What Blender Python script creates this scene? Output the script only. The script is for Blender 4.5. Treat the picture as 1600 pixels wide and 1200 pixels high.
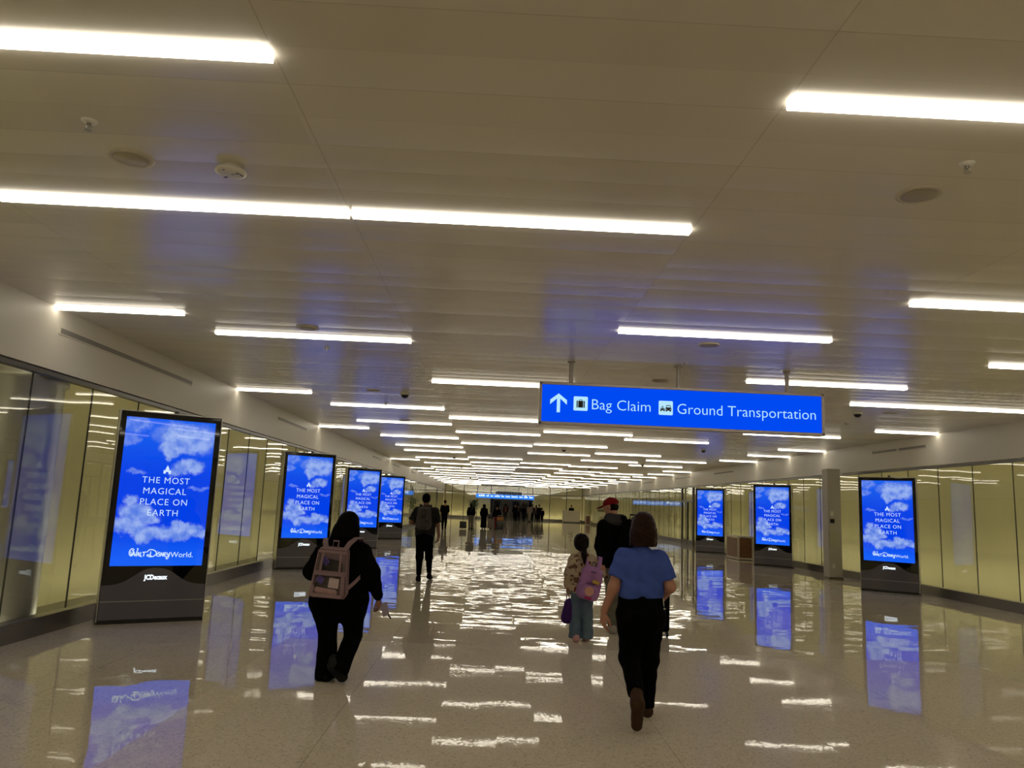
import bpy, bmesh, math, random
import numpy as np
from mathutils import Vector, Matrix, Euler

for o in list(bpy.data.objects):
    bpy.data.objects.remove(o)
scene = bpy.context.scene
COL = scene.collection
PI = math.pi

# ---------------------------------------------------------------- camera, world, exposure
cam_data = bpy.data.cameras.new('camera')
cam_data.sensor_fit = 'HORIZONTAL'
cam_data.sensor_width = 36.0
cam_data.lens = 1194.45 * 36.0 / 1600.0
cam_data.clip_start = 0.05
cam_data.clip_end = 300.0
cam = bpy.data.objects.new('camera', cam_data)
COL.objects.link(cam)
_r = Vector((0.99876738, -0.02833753, 0.04075173))
_u = Vector((-0.04464995, -0.15429462, 0.98701548))
_f = Vector((0.02168181, 0.98761843, 0.1553697))
cam.matrix_world = Matrix(((_r.x, _u.x, -_f.x, 0.0), (_r.y, _u.y, -_f.y, 0.0), (_r.z, _u.z, -_f.z, 1.62), (0, 0, 0, 1)))
scene.camera = cam

world = bpy.data.worlds.new('world')
scene.world = world
world.use_nodes = True
world.node_tree.nodes['Background'].inputs[0].default_value = (0.9, 0.85, 0.7, 1)
world.node_tree.nodes['Background'].inputs[1].default_value = 0.02

scene.view_settings.view_transform = 'Standard'
scene.view_settings.look = 'None'
scene.view_settings.exposure = 0.0
scene.view_settings.gamma = 1.0
scene.view_settings.use_curve_mapping = False
try:
    scene.cycles.use_denoising = True
    scene.cycles.max_bounces = 14
    scene.cycles.transparent_max_bounces = 24
    scene.cycles.diffuse_bounces = 8
    scene.cycles.glossy_bounces = 5
    scene.cycles.sample_clamp_indirect = 6.0
    scene.cycles.caustics_reflective = False
    scene.cycles.caustics_refractive = False
    scene.cycles.use_light_tree = True
except Exception:
    pass

LAMP = 7.6             # radiance of the linear ceiling lights
FILL = 10.0             # radiance of the unseen strips added to brighten the walls behind glass
SCREEN = 1.0
XL, XR = -4.86, 9.91   # glass wall planes
ZC, ZG, ZB = 3.56, 2.83, 0.20
YN, YF = -8.0, 83.0    # near and far ends of the corridor
LANES = [-4.86, -3.46, -1.05, 1.32, 3.70, 6.10, 8.50, 9.91]

# ---------------------------------------------------------------- object helpers
def props(o, label=None, cat=None, group=None, kind=None):
    if label: o['label'] = label
    if cat: o['category'] = cat
    if group: o['group'] = group
    if kind: o['kind'] = kind
    return o

def link(name, me, m=None, parent=None):
    o = bpy.data.objects.new(name, me)
    COL.objects.link(o)
    if m is not None:
        for x in (m if isinstance(m, (list, tuple)) else [m]):
            me.materials.append(x)
    if parent is not None:
        o.parent = parent
    return o

def empty(name, loc=(0, 0, 0), rz=0.0):
    o = bpy.data.objects.new(name, None)
    COL.objects.link(o)
    o.location = loc
    o.rotation_euler = (0, 0, rz)
    return o

def from_bm(name, bm, m, parent=None, smooth=False):
    me = bpy.data.meshes.new(name)
    bm.normal_update()
    bm.to_mesh(me)
    bm.free()
    if smooth:
        me.shade_smooth()
    return link(name, me, m, parent)

def add_box(bm, c, s, rot=None, bevel=0.0, seg=2):
    r = bmesh.ops.create_cube(bm, size=1.0)
    vs = r['verts']
    bmesh.ops.scale(bm, vec=s, verts=vs)
    if bevel > 0:
        es = list({e for v in vs for e in v.link_edges})
        g = bmesh.ops.bevel(bm, geom=es, offset=bevel, segments=seg, profile=0.5, affect='EDGES')
        vs = [v for v in g['verts']] + [v for v in vs if v.is_valid]
        vs = list({v for v in vs if v.is_valid})
        # include every vertex of the bevelled island
        seen = set(vs); stack = list(vs)
        while stack:
            v = stack.pop()
            for e in v.link_edges:
                w = e.other_vert(v)
                if w not in seen:
                    seen.add(w); stack.append(w)
        vs = list(seen)
    M = Matrix.Translation(c)
    if rot is not None:
        M = M @ Euler(rot).to_matrix().to_4x4()
    bmesh.ops.transform(bm, matrix=M, verts=vs)
    return vs

def add_cyl(bm, a, b, r, r2=None, seg=20):
    a, b = Vector(a), Vector(b)
    d = b - a
    g = bmesh.ops.create_cone(bm, cap_ends=True, segments=seg, radius1=r, radius2=r if r2 is None else r2, depth=d.length)
    q = Vector((0, 0, 1)).rotation_difference(d.normalized()).to_matrix().to_4x4()
    bmesh.ops.transform(bm, matrix=Matrix.Translation((a + b) / 2) @ q, verts=g['verts'])
    return g['verts']

def add_tube(bm, pts, r, seg=8):
    """A round tube along pts (list of points)."""
    pts = [Vector(p) for p in pts]
    rings = []
    for i, p in enumerate(pts):
        t = (pts[min(i + 1, len(pts) - 1)] - pts[max(i - 1, 0)]).normalized()
        up = Vector((0, 0, 1)) if abs(t.z) < 0.9 else Vector((1, 0, 0))
        s = t.cross(up).normalized(); w = s.cross(t)
        rings.append([bm.verts.new(p + r * (math.cos(2 * PI * k / seg) * s + math.sin(2 * PI * k / seg) * w)) for k in range(seg)])
    for a, b in zip(rings, rings[1:]):
        for k in range(seg):
            bm.faces.new((a[k], a[(k + 1) % seg], b[(k + 1) % seg], b[k]))
    bm.faces.new(rings[0][::-1]); bm.faces.new(rings[-1])

def add_band(bm, pts, wdir, w, t):
    """A flat strap of width w and thickness t along pts; wdir is the width direction."""
    pts = [Vector(p) for p in pts]
    wd = Vector(wdir).normalized()
    rings = []
    for i, p in enumerate(pts):
        tan = (pts[min(i + 1, len(pts) - 1)] - pts[max(i - 1, 0)]).normalized()
        s = (wd - tan * wd.dot(tan)).normalized(); n = tan.cross(s).normalized()
        rings.append([bm.verts.new(p + s * a * w / 2 + n * b * t / 2) for a, b in ((-1, -1), (1, -1), (1, 1), (-1, 1))])
    for a, b in zip(rings, rings[1:]):
        for k in range(4):
            bm.faces.new((a[k], a[(k + 1) % 4], b[(k + 1) % 4], b[k]))
    bm.faces.new(rings[0][::-1]); bm.faces.new(rings[-1])

def add_lathe(bm, prof, c=(0, 0, 0), seg=32, axis='Z'):
    """Revolve (r, h) profile around the vertical through c."""
    c = Vector(c)
    rings = []
    for r, h in prof:
        if r < 1e-6:
            rings.append([bm.verts.new(c + Vector((0, 0, h)))])
        else:
            rings.append([bm.verts.new(c + Vector((r * math.cos(2 * PI * k / seg), r * math.sin(2 * PI * k / seg), h))) for k in range(seg)])
    for a, b in zip(rings, rings[1:]):
        for k in range(seg):
            k2 = (k + 1) % seg
            if len(a) == 1 and len(b) == 1: continue
            if len(a) == 1: bm.faces.new((a[0], b[k2], b[k]))
            elif len(b) == 1: bm.faces.new((a[k], a[k2], b[0]))
            else: bm.faces.new((a[k], a[k2], b[k2], b[k]))

def add_prism(bm, outline, y0, y1):
    """Outline in (x, z), extruded between y0 (front) and y1."""
    a = [bm.verts.new((x, y0, z)) for x, z in outline]
    b = [bm.verts.new((x, y1, z)) for x, z in outline]
    n = len(a)
    bm.faces.new(a); bm.faces.new(b[::-1])
    for k in range(n):
        bm.faces.new((a[k], b[k], b[(k + 1) % n], a[(k + 1) % n]))
    bmesh.ops.recalc_face_normals(bm, faces=bm.faces)

def box(name, c, s, m, parent=None, bevel=0.0, rot=None):
    bm = bmesh.new()
    add_box(bm, c, s, rot, bevel)
    return from_bm(name, bm, m, parent, smooth=False)

def dup(root, loc, rz, label, group=None):
    r = root.copy(); COL.objects.link(r)
    r.location = loc; r.rotation_euler = (0, 0, rz)
    r['label'] = label
    if group: r['group'] = group
    for ch in root.children:
        c = ch.copy(); COL.objects.link(c); c.parent = r
        for g in ch.children:
            d = g.copy(); COL.objects.link(d); d.parent = c
    return r

def text_mesh(body, size, m, parent=None, loc=(0, 0, 0), rot=(PI / 2, 0, 0), align='CENTER', width=None, bold=0.0, space=1.0, name='lettering', extrude=0.0015):
    cu = bpy.data.curves.new('lettering', 'FONT')
    cu.body = body; cu.size = size; cu.align_x = align; cu.align_y = 'CENTER'
    cu.extrude = extrude; cu.offset = bold; cu.space_character = space; cu.resolution_u = 3
    tmp = bpy.data.objects.new('tmp_text', cu)
    COL.objects.link(tmp)
    dg = bpy.context.evaluated_depsgraph_get()
    me = bpy.data.meshes.new_from_object(tmp.evaluated_get(dg))
    bpy.data.objects.remove(tmp)
    n = len(me.vertices)
    co = np.empty(n * 3); me.vertices.foreach_get('co', co); co = co.reshape(-1, 3)
    w = co[:, 0].max() - co[:, 0].min()
    if width:
        mid = 0.0 if align == 'CENTER' else co[:, 0].min()
        if align == 'CENTER': co[:, 0] -= (co[:, 0].max() + co[:, 0].min()) / 2
        else: co[:, 0] -= co[:, 0].min()
        co[:, 0] *= width / w
    R = np.array(Euler(rot).to_matrix())
    co = co @ R.T + np.array(loc)
    me.vertices.foreach_set('co', co.ravel()); me.update()
    me.materials.clear()
    return link(name, me, m, parent)

# ---------------------------------------------------------------- material helpers
def mat(name, color=(0.5, 0.5, 0.5), rough=0.6, metal=0.0, spec=0.5, emit=None, strength=0.0, vary=0.0, vscale=20.0):
    m = bpy.data.materials.new(name)
    m.use_nodes = True
    nt = m.node_tree
    b = nt.nodes['Principled BSDF']
    b.inputs['Base Color'].default_value = (*color, 1)
    b.inputs['Roughness'].default_value = rough
    b.inputs['Metallic'].default_value = metal
    b.inputs['Specular IOR Level'].default_value = spec
    if emit:
        b.inputs['Emission Color'].default_value = (*emit, 1)
        b.inputs['Emission Strength'].default_value = strength
    if vary > 0:
        tc = nt.nodes.new('ShaderNodeTexCoord'); nz = nt.nodes.new('ShaderNodeTexNoise')
        nz.inputs['Scale'].default_value = vscale; nz.inputs['Detail'].default_value = 4
        nt.links.new(tc.outputs['Object'], nz.inputs['Vector'])
        mx = nt.nodes.new('ShaderNodeMix'); mx.data_type = 'RGBA'
        mx.inputs['A'].default_value = (*[c * (1 - vary) for c in color], 1)
        mx.inputs['B'].default_value = (*[min(1, c * (1 + vary)) for c in color], 1)
        nt.links.new(nz.outputs['Fac'], mx.inputs['Factor'])
        nt.links.new(mx.outputs['Result'], b.inputs['Base Color'])
    return m

class NT:
    """Small node-graph writer."""
    def __init__(s, m):
        s.nt = m.node_tree
    def n(s, t, **kw):
        x = s.nt.nodes.new(t)
        for k, v in kw.items(): setattr(x, k, v)
        return x
    def put(s, inp, v):
        if hasattr(v, 'links') or isinstance(v, bpy.types.NodeSocket): s.nt.links.new(v, inp)
        else: inp.default_value = v
    def math(s, op, a, b=None, c=None, clamp=False):
        x = s.n('ShaderNodeMath', operation=op, use_clamp=clamp)
        for i, v in enumerate((a, b, c)):
            if v is not None: s.put(x.inputs[i], v)
        return x.outputs[0]
    def vmath(s, op, a, b=None, sc=None):
        x = s.n('ShaderNodeVectorMath', operation=op)
        s.put(x.inputs[0], a)
        if b is not None: s.put(x.inputs[1], b)
        if sc is not None: s.put(x.inputs['Scale'], sc)
        return x.outputs['Value'] if op in ('LENGTH', 'DOT_PRODUCT', 'DISTANCE') else x.outputs['Vector']
    def noise(s, vec, scale, detail=2.0, rough=0.5, dims='3D'):
        x = s.n('ShaderNodeTexNoise', noise_dimensions=dims)
        s.put(x.inputs['Vector'], vec); x.inputs['Scale'].default_value = scale
        x.inputs['Detail'].default_value = detail; x.inputs['Roughness'].default_value = rough
        return x
    def mix(s, f, a, b):
        x = s.n('ShaderNodeMix', data_type='RGBA')
        s.put(x.inputs['Factor'], f); s.put(x.inputs['A'], a); s.put(x.inputs['B'], b)
        return x.outputs['Result']
    def step(s, v, a, b):
        x = s.n('ShaderNodeMapRange', interpolation_type='SMOOTHSTEP')
        s.put(x.inputs['Value'], v); x.inputs['From Min'].default_value = a; x.inputs['From Max'].default_value = b
        return x.outputs['Result']
    def sep(s, v):
        x = s.n('ShaderNodeSeparateXYZ'); s.put(x.inputs[0], v); return x.outputs
    def comb(s, x_, y_, z_):
        x = s.n('ShaderNodeCombineXYZ'); s.put(x.inputs[0], x_); s.put(x.inputs[1], y_); s.put(x.inputs[2], z_); return x.outputs[0]

def floor_material():
    m = mat('terrazzo', (0.42, 0.37, 0.28), 0.05)
    g = NT(m); b = m.node_tree.nodes['Principled BSDF']
    pos = g.n('ShaderNodeNewGeometry').outputs['Position']
    x, y, z = g.sep(pos)
    # worn slab in the middle of the near floor
    near = g.math('MULTIPLY', g.math('LESS_THAN', y, 9.2), g.math('MULTIPLY', g.math('GREATER_THAN', x, -2.25), g.math('LESS_THAN', x, 5.6)))
    chips = g.noise(pos, 95.0, 3.0, 0.7).outputs['Fac']
    spots = g.n('ShaderNodeTexVoronoi'); g.put(spots.inputs['Vector'], pos); spots.inputs['Scale'].default_value = 70.0
    sp = g.sep(spots.outputs['Color'])[0]
    c = g.mix(g.step(chips, 0.35, 0.65), (0.60, 0.54, 0.435, 1), (0.71, 0.645, 0.535, 1))
    c = g.mix(g.math('MULTIPLY', g.step(sp, 0.8, 0.95), 0.5), c, (0.78, 0.73, 0.63, 1))
    c = g.mix(g.math('MULTIPLY', g.step(sp, 0.2, 0.05), 0.5), c, (0.36, 0.32, 0.25, 1))
    # thin joints between slabs
    def joint(v, step, off, w):
        f = g.math('FRACT', g.math('DIVIDE', g.math('ADD', v, off), step))
        d = g.math('ABSOLUTE', g.math('SUBTRACT', f, 0.5))
        return g.math('GREATER_THAN', d, 0.5 - w / step)
    j = g.math('MAXIMUM', joint(x, 2.4, -1.32, 0.004), joint(y, 9.2, 0.0, 0.006))
    c = g.mix(g.math('MULTIPLY', j, 0.35), c, (0.15, 0.13, 0.1, 1))
    g.put(b.inputs['Base Color'], c)
    # polish: every slab leans a little, the surface is gently wavy
    slab = g.n('ShaderNodeTexWhiteNoise', noise_dimensions='2D')
    g.put(slab.inputs['Vector'], g.comb(g.math('FLOOR', g.math('DIVIDE', g.math('SUBTRACT', x, 1.32), 1.2)), g.math('FLOOR', g.math('DIVIDE', y, 1.53)), 0.0))
    w1 = g.noise(g.comb(g.math('MULTIPLY', x, 0.45), g.math('MULTIPLY', y, 1.0), 0.0), 2.3, 3.0, 0.6).outputs['Color']
    w2 = g.noise(pos, 45.0, 2.0, 0.6).outputs['Color']
    wav = g.vmath('SUBTRACT', w1, (0.5, 0.5, 0.5))
    amp = g.math('ADD', 0.036, g.math('MULTIPLY', near, -0.020))
    v = g.vmath('SCALE', wav, None, amp)
    v = g.vmath('ADD', v, g.vmath('SCALE', g.vmath('SUBTRACT', slab.outputs['Color'], (0.5, 0.5, 0.5)), None, 0.006))
    v = g.vmath('ADD', v, g.vmath('SCALE', g.vmath('SUBTRACT', w2, (0.5, 0.5, 0.5)), None, g.math('ADD', 0.006, g.math('MULTIPLY', near, 0.006))))
    v = g.vmath('MULTIPLY', v, (0.6, 1.0, 0.0))
    nrm = g.vmath('NORMALIZE', g.vmath('ADD', v, (0.0, 0.0, 1.0)))
    g.put(b.inputs['Normal'], nrm)
    g.put(b.inputs['Roughness'], g.math('ADD', 0.016, g.math('MULTIPLY', near, 0.010)))
    g.put(b.inputs['Specular IOR Level'], g.math('SUBTRACT', 0.43, g.math('MULTIPLY', near, 0.25)))
    g.put(b.inputs['IOR'], g.math('SUBTRACT', 1.46, g.math('MULTIPLY', near, 0.18)))
    return m

def ceiling_material():
    m = mat('ceiling_panel', (0.62, 0.56, 0.44), 0.3)
    g = NT(m); b = m.node_tree.nodes['Principled BSDF']
    pos = g.n('ShaderNodeNewGeometry').outputs['Position']
    x, y, z = g.sep(pos)
    P = 0.3125
    t = g.math('DIVIDE', g.math('ADD', y, 0.02), P)
    f = g.math('FRACT', t)
    d = g.math('ABSOLUTE', g.math('SUBTRACT', f, 0.5))
    wide = g.math('ABSOLUTE', g.math('SUBTRACT', g.math('FRACT', g.math('DIVIDE', g.math('ADD', y, 0.02), 2 * P)), 0.5))
    jy = g.math('GREATER_THAN', d, 0.5 - 0.003 / P)
    jx = None
    for lx in LANES[1:-1]:
        k = g.math('LESS_THAN', g.math('ABSOLUTE', g.math('SUBTRACT', x, lx)), 0.004)
        jx = k if jx is None else g.math('MAXIMUM', jx, k)
    wn = g.n('ShaderNodeTexWhiteNoise', noise_dimensions='2D')
    lane = g.math('FLOOR', g.math('DIVIDE', g.math('SUBTRACT', x, 1.32), 2.4))
    g.put(wn.inputs['Vector'], g.comb(lane, g.math('FLOOR', t), 0.0))
    w = g.sep(wn.outputs['Color'])
    tint = g.math('ADD', 0.95, g.math('MULTIPLY', w[2], 0.08))
    c = g.vmath('SCALE', (0.73, 0.69, 0.61), None, tint)
    faint = g.math('ADD', 0.10, g.math('MULTIPLY', g.math('LESS_THAN', wide, 0.25), 0.16))
    c = g.mix(g.math('MAXIMUM', g.math('MULTIPLY', jy, faint), g.math('MULTIPLY', jx, 0.25)), c, (0.2, 0.17, 0.12, 1))
    g.put(b.inputs['Base Color'], c)
    # every plank is very slightly bowed and hung at its own angle
    bow = g.math('MULTIPLY', g.math('SUBTRACT', f, 0.5), 0.05)
    ny = g.math('ADD', bow, g.math('MULTIPLY', g.math('SUBTRACT', w[0], 0.5), 0.05))
    nx = g.math('MULTIPLY', g.math('SUBTRACT', w[1], 0.5), 0.01)
    g.put(b.inputs['Normal'], g.vmath('NORMALIZE', g.comb(nx, ny, -1.0)))
    b.inputs['Roughness'].default_value = 0.26
    b.inputs['IOR'].default_value = 1.6
    return m

def glass_material(name='glass', tint=(0.94, 0.95, 0.90), wavy=0.012, f0=0.045):
    m = bpy.data.materials.new(name); m.use_nodes = True
    nt = m.node_tree
    for n in list(nt.nodes): nt.nodes.remove(n)
    g = NT(m)
    out = g.n('ShaderNodeOutputMaterial')
    geo = g.n('ShaderNodeNewGeometry')
    cosv = g.math('ABSOLUTE', g.vmath('DOT_PRODUCT', geo.outputs['Incoming'], geo.outputs['Normal']))
    fr = g.math('ADD', f0, g.math('MULTIPLY', 1 - f0, g.math('POWER', g.math('SUBTRACT', 1.0, cosv), 5.0)), clamp=True)
    tr = g.n('ShaderNodeBsdfTransparent'); tr.inputs[0].default_value = (*tint, 1)
    gl = g.n('ShaderNodeBsdfGlossy'); gl.inputs['Roughness'].default_value = 0.0
    if wavy:
        nz = g.noise(geo.outputs['Position'], 0.9, 1.0, 0.4).outputs['Color']
        nn = g.vmath('NORMALIZE', g.vmath('ADD', geo.outputs['Normal'], g.vmath('SCALE', g.vmath('SUBTRACT', nz, (0.5, 0.5, 0.5)), None, wavy)))
        g.put(gl.inputs['Normal'], nn)
    mx = g.n('ShaderNodeMixShader')
    g.put(mx.inputs[0], fr); g.put(mx.inputs[1], tr.outputs[0]); g.put(mx.inputs[2], gl.outputs[0])
    g.put(out.inputs['Surface'], mx.outputs[0])
    return m

def screen_material():
    """The picture on the screens: white clouds over a blue sky (x across, z up, in metres)."""
    m = bpy.data.materials.new('screen_picture'); m.use_nodes = True
    nt = m.node_tree
    for n in list(nt.nodes): nt.nodes.remove(n)
    g = NT(m)
    out = g.n('ShaderNodeOutputMaterial')
    p = g.n('ShaderNodeTexCoord').outputs['Object']
    x, _, z = g.sep(p)
    q = g.comb(x, 0.0, z)
    wn = g.noise(q, 5.0, 8.0, 0.68).outputs['Color']
    warp = g.vmath('SCALE', g.vmath('SUBTRACT', wn, (0.5, 0.5, 0.5)), None, 0.26)
    wq = g.vmath('ADD', q, g.vmath('MULTIPLY', warp, (1.0, 0.0, 1.0)))
    B = [(.62, .90, .30, .09, 1), (.52, .80, .13, .055, 1), (.88, .88, .20, .10, .9), (.70, .83, .20, .06, .9), (.52, .765, .09, .035, 1), (.10, .95, .18, .05, .55), (.05, .85, .12, .05, .5),
         (.72, .672, .17, .05, 1), (.80, .70, .12, .045, 1), (.60, .64, .09, .035, .9), (.17, .625, .11, .018, .6), (.88, .525, .14, .016, .6),
         (.14, .44, .08, .035, .9), (.20, .36, .17, .065, 1), (.14, .27, .22, .06, 1), (.36, .32, .11, .05, 1), (.34, .21, .17, .05, 1), (.62, .22, .26, .055, 1), (.82, .25, .15, .045, 1), (.95, .21, .10, .035, .9), (.70, .275, .11, .03, .9)]
    tot = None
    for u, v, a, b_, s in B:
        c = g.vmath('SUBTRACT', wq, ((u - .5) * 1.06, 0.0, .685 + v * 1.825))
        l = g.vmath('LENGTH', g.vmath('MULTIPLY', c, (1 / (a * 1.06), 0.0, 1 / (b_ * 1.825))))
        k = g.math('MULTIPLY', g.step(l, 1.22, 0.62), s)
        tot = k if tot is None else g.math('MAXIMUM', tot, k)
    shade = g.noise(g.vmath('ADD', q, (3.1, 0.0, 0.05)), 7.0, 5.0, 0.55).outputs['Fac']
    v = g.math('DIVIDE', g.math('SUBTRACT', z, .685), 1.825)
    sky = g.mix(g.step(v, 0.0, 0.28), (0.008, 0.12, 0.95, 1), (0.0005, 0.052, 0.82, 1))
    sky = g.mix(g.step(v, 0.55, 1.0), sky, (0.008, 0.115, 0.86, 1))
    cl = g.mix(g.step(shade, 0.32, 0.66), (0.11, 0.23, 0.78, 1), (0.38, 0.52, 0.90, 1))
    c = g.mix(g.math('MULTIPLY', tot, 0.88), sky, cl)
    em = g.n('ShaderNodeEmission'); g.put(em.inputs[0], c); em.inputs[1].default_value = SCREEN
    gl = g.n('ShaderNodeBsdfGlossy'); gl.inputs['Roughness'].default_value = 0.02
    mx = g.n('ShaderNodeMixShader')
    geo = g.n('ShaderNodeNewGeometry')
    cosv = g.math('ABSOLUTE', g.vmath('DOT_PRODUCT', geo.outputs['Incoming'], geo.outputs['Normal']))
    fr = g.math('ADD', 0.03, g.math('MULTIPLY', 0.95, g.math('POWER', g.math('SUBTRACT', 1.0, cosv), 5.0)), clamp=True)
    g.put(mx.inputs[0], fr); g.put(mx.inputs[1], em.outputs[0]); g.put(mx.inputs[2], gl.outputs[0])
    g.put(out.inputs['Surface'], mx.outputs[0])
    return m

def emitter(name, color, strength):
    m = bpy.data.materials.new(name); m.use_nodes = True
    nt = m.node_tree
    for n in list(nt.nodes): nt.nodes.remove(n)
    o = nt.nodes.new('ShaderNodeOutputMaterial'); e = nt.nodes.new('ShaderNodeEmission')
    e.inputs[0].default_value = (*color, 1); e.inputs[1].default_value = strength
    nt.links.new(e.outputs[0], o.inputs[0])
    return m

M = dict(
    floor=floor_material(), ceiling=ceiling_material(), glass=glass_material(),
    header=mat('header_paint', (0.66, 0.63, 0.55), 0.45, vary=0.02, vscale=2.0),
    base=mat('base_metal', (0.20, 0.185, 0.165), 0.28, metal=0.7),
    channel=mat('dark_channel', (0.10, 0.095, 0.085), 0.35, metal=0.6),
    seal=mat('dark_seal', (0.03, 0.03, 0.025), 0.5),
    cream=mat('cream_wall', (0.78, 0.72, 0.43), 0.6, vary=0.05, vscale=1.2),
    valance=mat('valance_paint', (0.42, 0.38, 0.30), 0.6),
    ledge=mat('ledge_stone', (0.40, 0.38, 0.32), 0.5),
    column=mat('column_paint', (0.42, 0.40, 0.38), 0.35, metal=0.2),
    lamp=emitter('lamp_diffuser', (1.0, 0.91, 0.74), LAMP),
    fill=emitter('fill_glow', (1.0, 0.93, 0.66), FILL), fill_dim=emitter('fill_glow_dim', (1.0, 0.93, 0.66), FILL * 0.28),  # glow of the strips added to lift the cream walls
    lamp_frame=mat('lamp_housing', (0.75, 0.72, 0.64), 0.4),
    white=mat('white_plastic', (0.72, 0.70, 0.64), 0.4),
    beige=mat('ceiling_fitting', (0.56, 0.51, 0.41), 0.45),
    black=mat('black_plastic', (0.012, 0.012, 0.014), 0.3),
    chrome=mat('brushed_steel', (0.5, 0.48, 0.45), 0.3, metal=1.0),
    screen=screen_material(),
    bezel=mat('black_glass', (0.004, 0.004, 0.006), 0.03, spec=0.6),
    trim=mat('silver_trim', (0.55, 0.54, 0.52), 0.3, metal=0.9),
    panel=mat('charcoal_panel', (0.125, 0.118, 0.150), 0.10),
    textwhite=emitter('screen_white', (0.62, 0.80, 1.0), 1.0),
    logowhite=emitter('logo_white', (0.85, 0.95, 1.0), 1.2),
    signblue=emitter('sign_blue', (0.0, 0.062, 0.80), 1.1),
    signtext=emitter('sign_text', (0.46, 0.80, 1.0), 1.0),
    signframe=mat('sign_frame', (0.50, 0.45, 0.41), 0.35, metal=0.4),
    farblue=emitter('far_sign_blue', (0.03, 0.20, 0.75), 1.3),
    fartext=emitter('far_sign_text', (0.75, 0.85, 0.95), 1.6),
    fardark=mat('far_sign_dark', (0.01, 0.012, 0.03), 0.3),
    wood=mat('brown_panel', (0.16, 0.065, 0.030), 0.35, vary=0.35, vscale=6.0),
    bin=mat('bin_cream', (0.55, 0.50, 0.42), 0.4),
    desk=mat('desk_laminate', (0.62, 0.58, 0.48), 0.35),
    leaf=mat('fern_leaf', (0.03, 0.07, 0.02), 0.5, vary=0.3),
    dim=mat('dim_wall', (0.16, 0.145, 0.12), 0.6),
)

# ---------------------------------------------------------------- the setting
def struct(o):
    o['kind'] = 'structure'
    return o

LEN = YF - YN; YM = (YF + YN) / 2
struct(box('floor', ((XL + XR) / 2, YM + 6, -0.1), (XR - XL + 3.0, LEN + 14, 0.2), M['floor']))
struct(box('ceiling', ((XL + XR) / 2, YM + 6, ZC + 0.06), (XR - XL + 3.0, LEN + 14, 0.12), M['ceiling']))
for side, X, s in (('left', XL, -1), ('right', XR, 1)):
    w = struct(box('wall_' + side, (X + s * 0.09, YM, (ZC + ZG) / 2 + 0.02), (0.18, LEN, ZC - ZG - 0.04), M['header']))
    struct(box('trim_' + ('1' if side == 'left' else '2'), (X + s * 0.06, YM, ZG + 0.0), (0.10, LEN, 0.05), M['channel']))
    struct(box('baseboard_' + side, (X + s * 0.06, YM, ZB / 2), (0.16, LEN, ZB), M['base']))
    struct(box('wall_' + side + '_back', (X + s * 1.05, YM, 1.78), (0.1, LEN, 3.56), M['cream']))
    struct(box('trim_' + ('3' if side == 'left' else '4'), (X + s * 0.58, YM, 0.02), (0.88, LEN, 0.04), M['ledge']))
    for where, z in (('above', 2.99), ('below', 0.09)):  # unseen strips, added so the cream back wall reads evenly bright
        lt = box('fill_strip', (X + s * 0.21, YM, z), (0.05, LEN - 1.0, 0.03), M['fill'] if where == 'below' else M['fill_dim'])
        props(lt, 'added unseen warm cove light strip along the %s of the %s glass wall' % ('top' if where == 'above' else 'foot', side), 'light')

# glass panes between the base and the header, each with its dark joint
PANE = 1.236
pane_n = 0
for side, X, s, off in (('left', XL, -1, 8.15), ('right', XR, 1, 14.43)):
    k0 = math.ceil((YN - off) / PANE); k1 = math.floor((YF - 1.2 - off) / PANE)
    pm = jm = None
    for k in range(k0, k1):
        y0 = off + k * PANE
        if y0 < 3.0 and side == 'right' or y0 < 1.0: 
            pass
        pane_n += 1
        nm = 'window_%d' % pane_n
        if pm is None:
            o = box(nm, (0, PANE / 2, (ZB + ZG) / 2), (0.012, PANE - 0.012, ZG - ZB - 0.03), M['glass']); pm = o.data
            j = box('window_joint', (0, 0, (ZB + ZG) / 2), (0.016, 0.011, ZG - ZB - 0.03), M['seal'], o); jm = j.data
        else:
            o = link(nm, pm); j = link('window_joint', jm, None, o)
        o.location = (X + s * 0.05, y0, 0)
        struct(o)

struct(box('wall_back', ((XL + XR) / 2, YN - 0.1, 1.8), (XR - XL + 2.0, 0.2, 3.6), M['header']))
# far end: cream wall, the glazed screen in front of it and the open doorway
DX0, DX1 = 0.05, 4.55
def fa(name, x0, x1, z0, z1, y, t, m):
    return struct(box(name, ((x0 + x1) / 2, y, (z0 + z1) / 2), (x1 - x0, t, z1 - z0), m))
fa('wall_far_left', XL - 0.8, DX0, 0, ZC, YF + 1.0, 0.1, M['cream'])
fa('wall_far_right', DX1, XR + 0.8, 0, ZC, YF + 1.0, 0.1, M['cream'])
fa('wall_far_top', DX0, DX1, ZG, ZC, YF + 1.0, 0.1, M['cream'])
fa('baseboard_far_left', XL, DX0, 0, 0.22, YF, 0.1, M['base'])
fa('baseboard_far_right', DX1, XR, 0, 0.22, YF, 0.1, M['base'])
fa('trim_5', XL, XR, ZG - 0.1, ZG - 0.03, YF, 0.1, M['channel'])
fg = glass_material('far_glass', (0.95, 0.95, 0.9), 0.004, 0.09)
xs = [-4.85, -4.1, -2.83, -1.4, 0.05, 4.55, 6.4, 8.2, 9.9]
for a, b in zip(xs, xs[1:]):
    pane_n += 1
    if a == 0.05:
        o = fa('window_%d' % pane_n, a, b, 2.16, ZC - 0.02, YF, 0.012, fg)
    else:
        o = fa('window_%d' % pane_n, a + 0.01, b - 0.01, 0.22, ZC - 0.02, YF, 0.012, fg)
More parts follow.
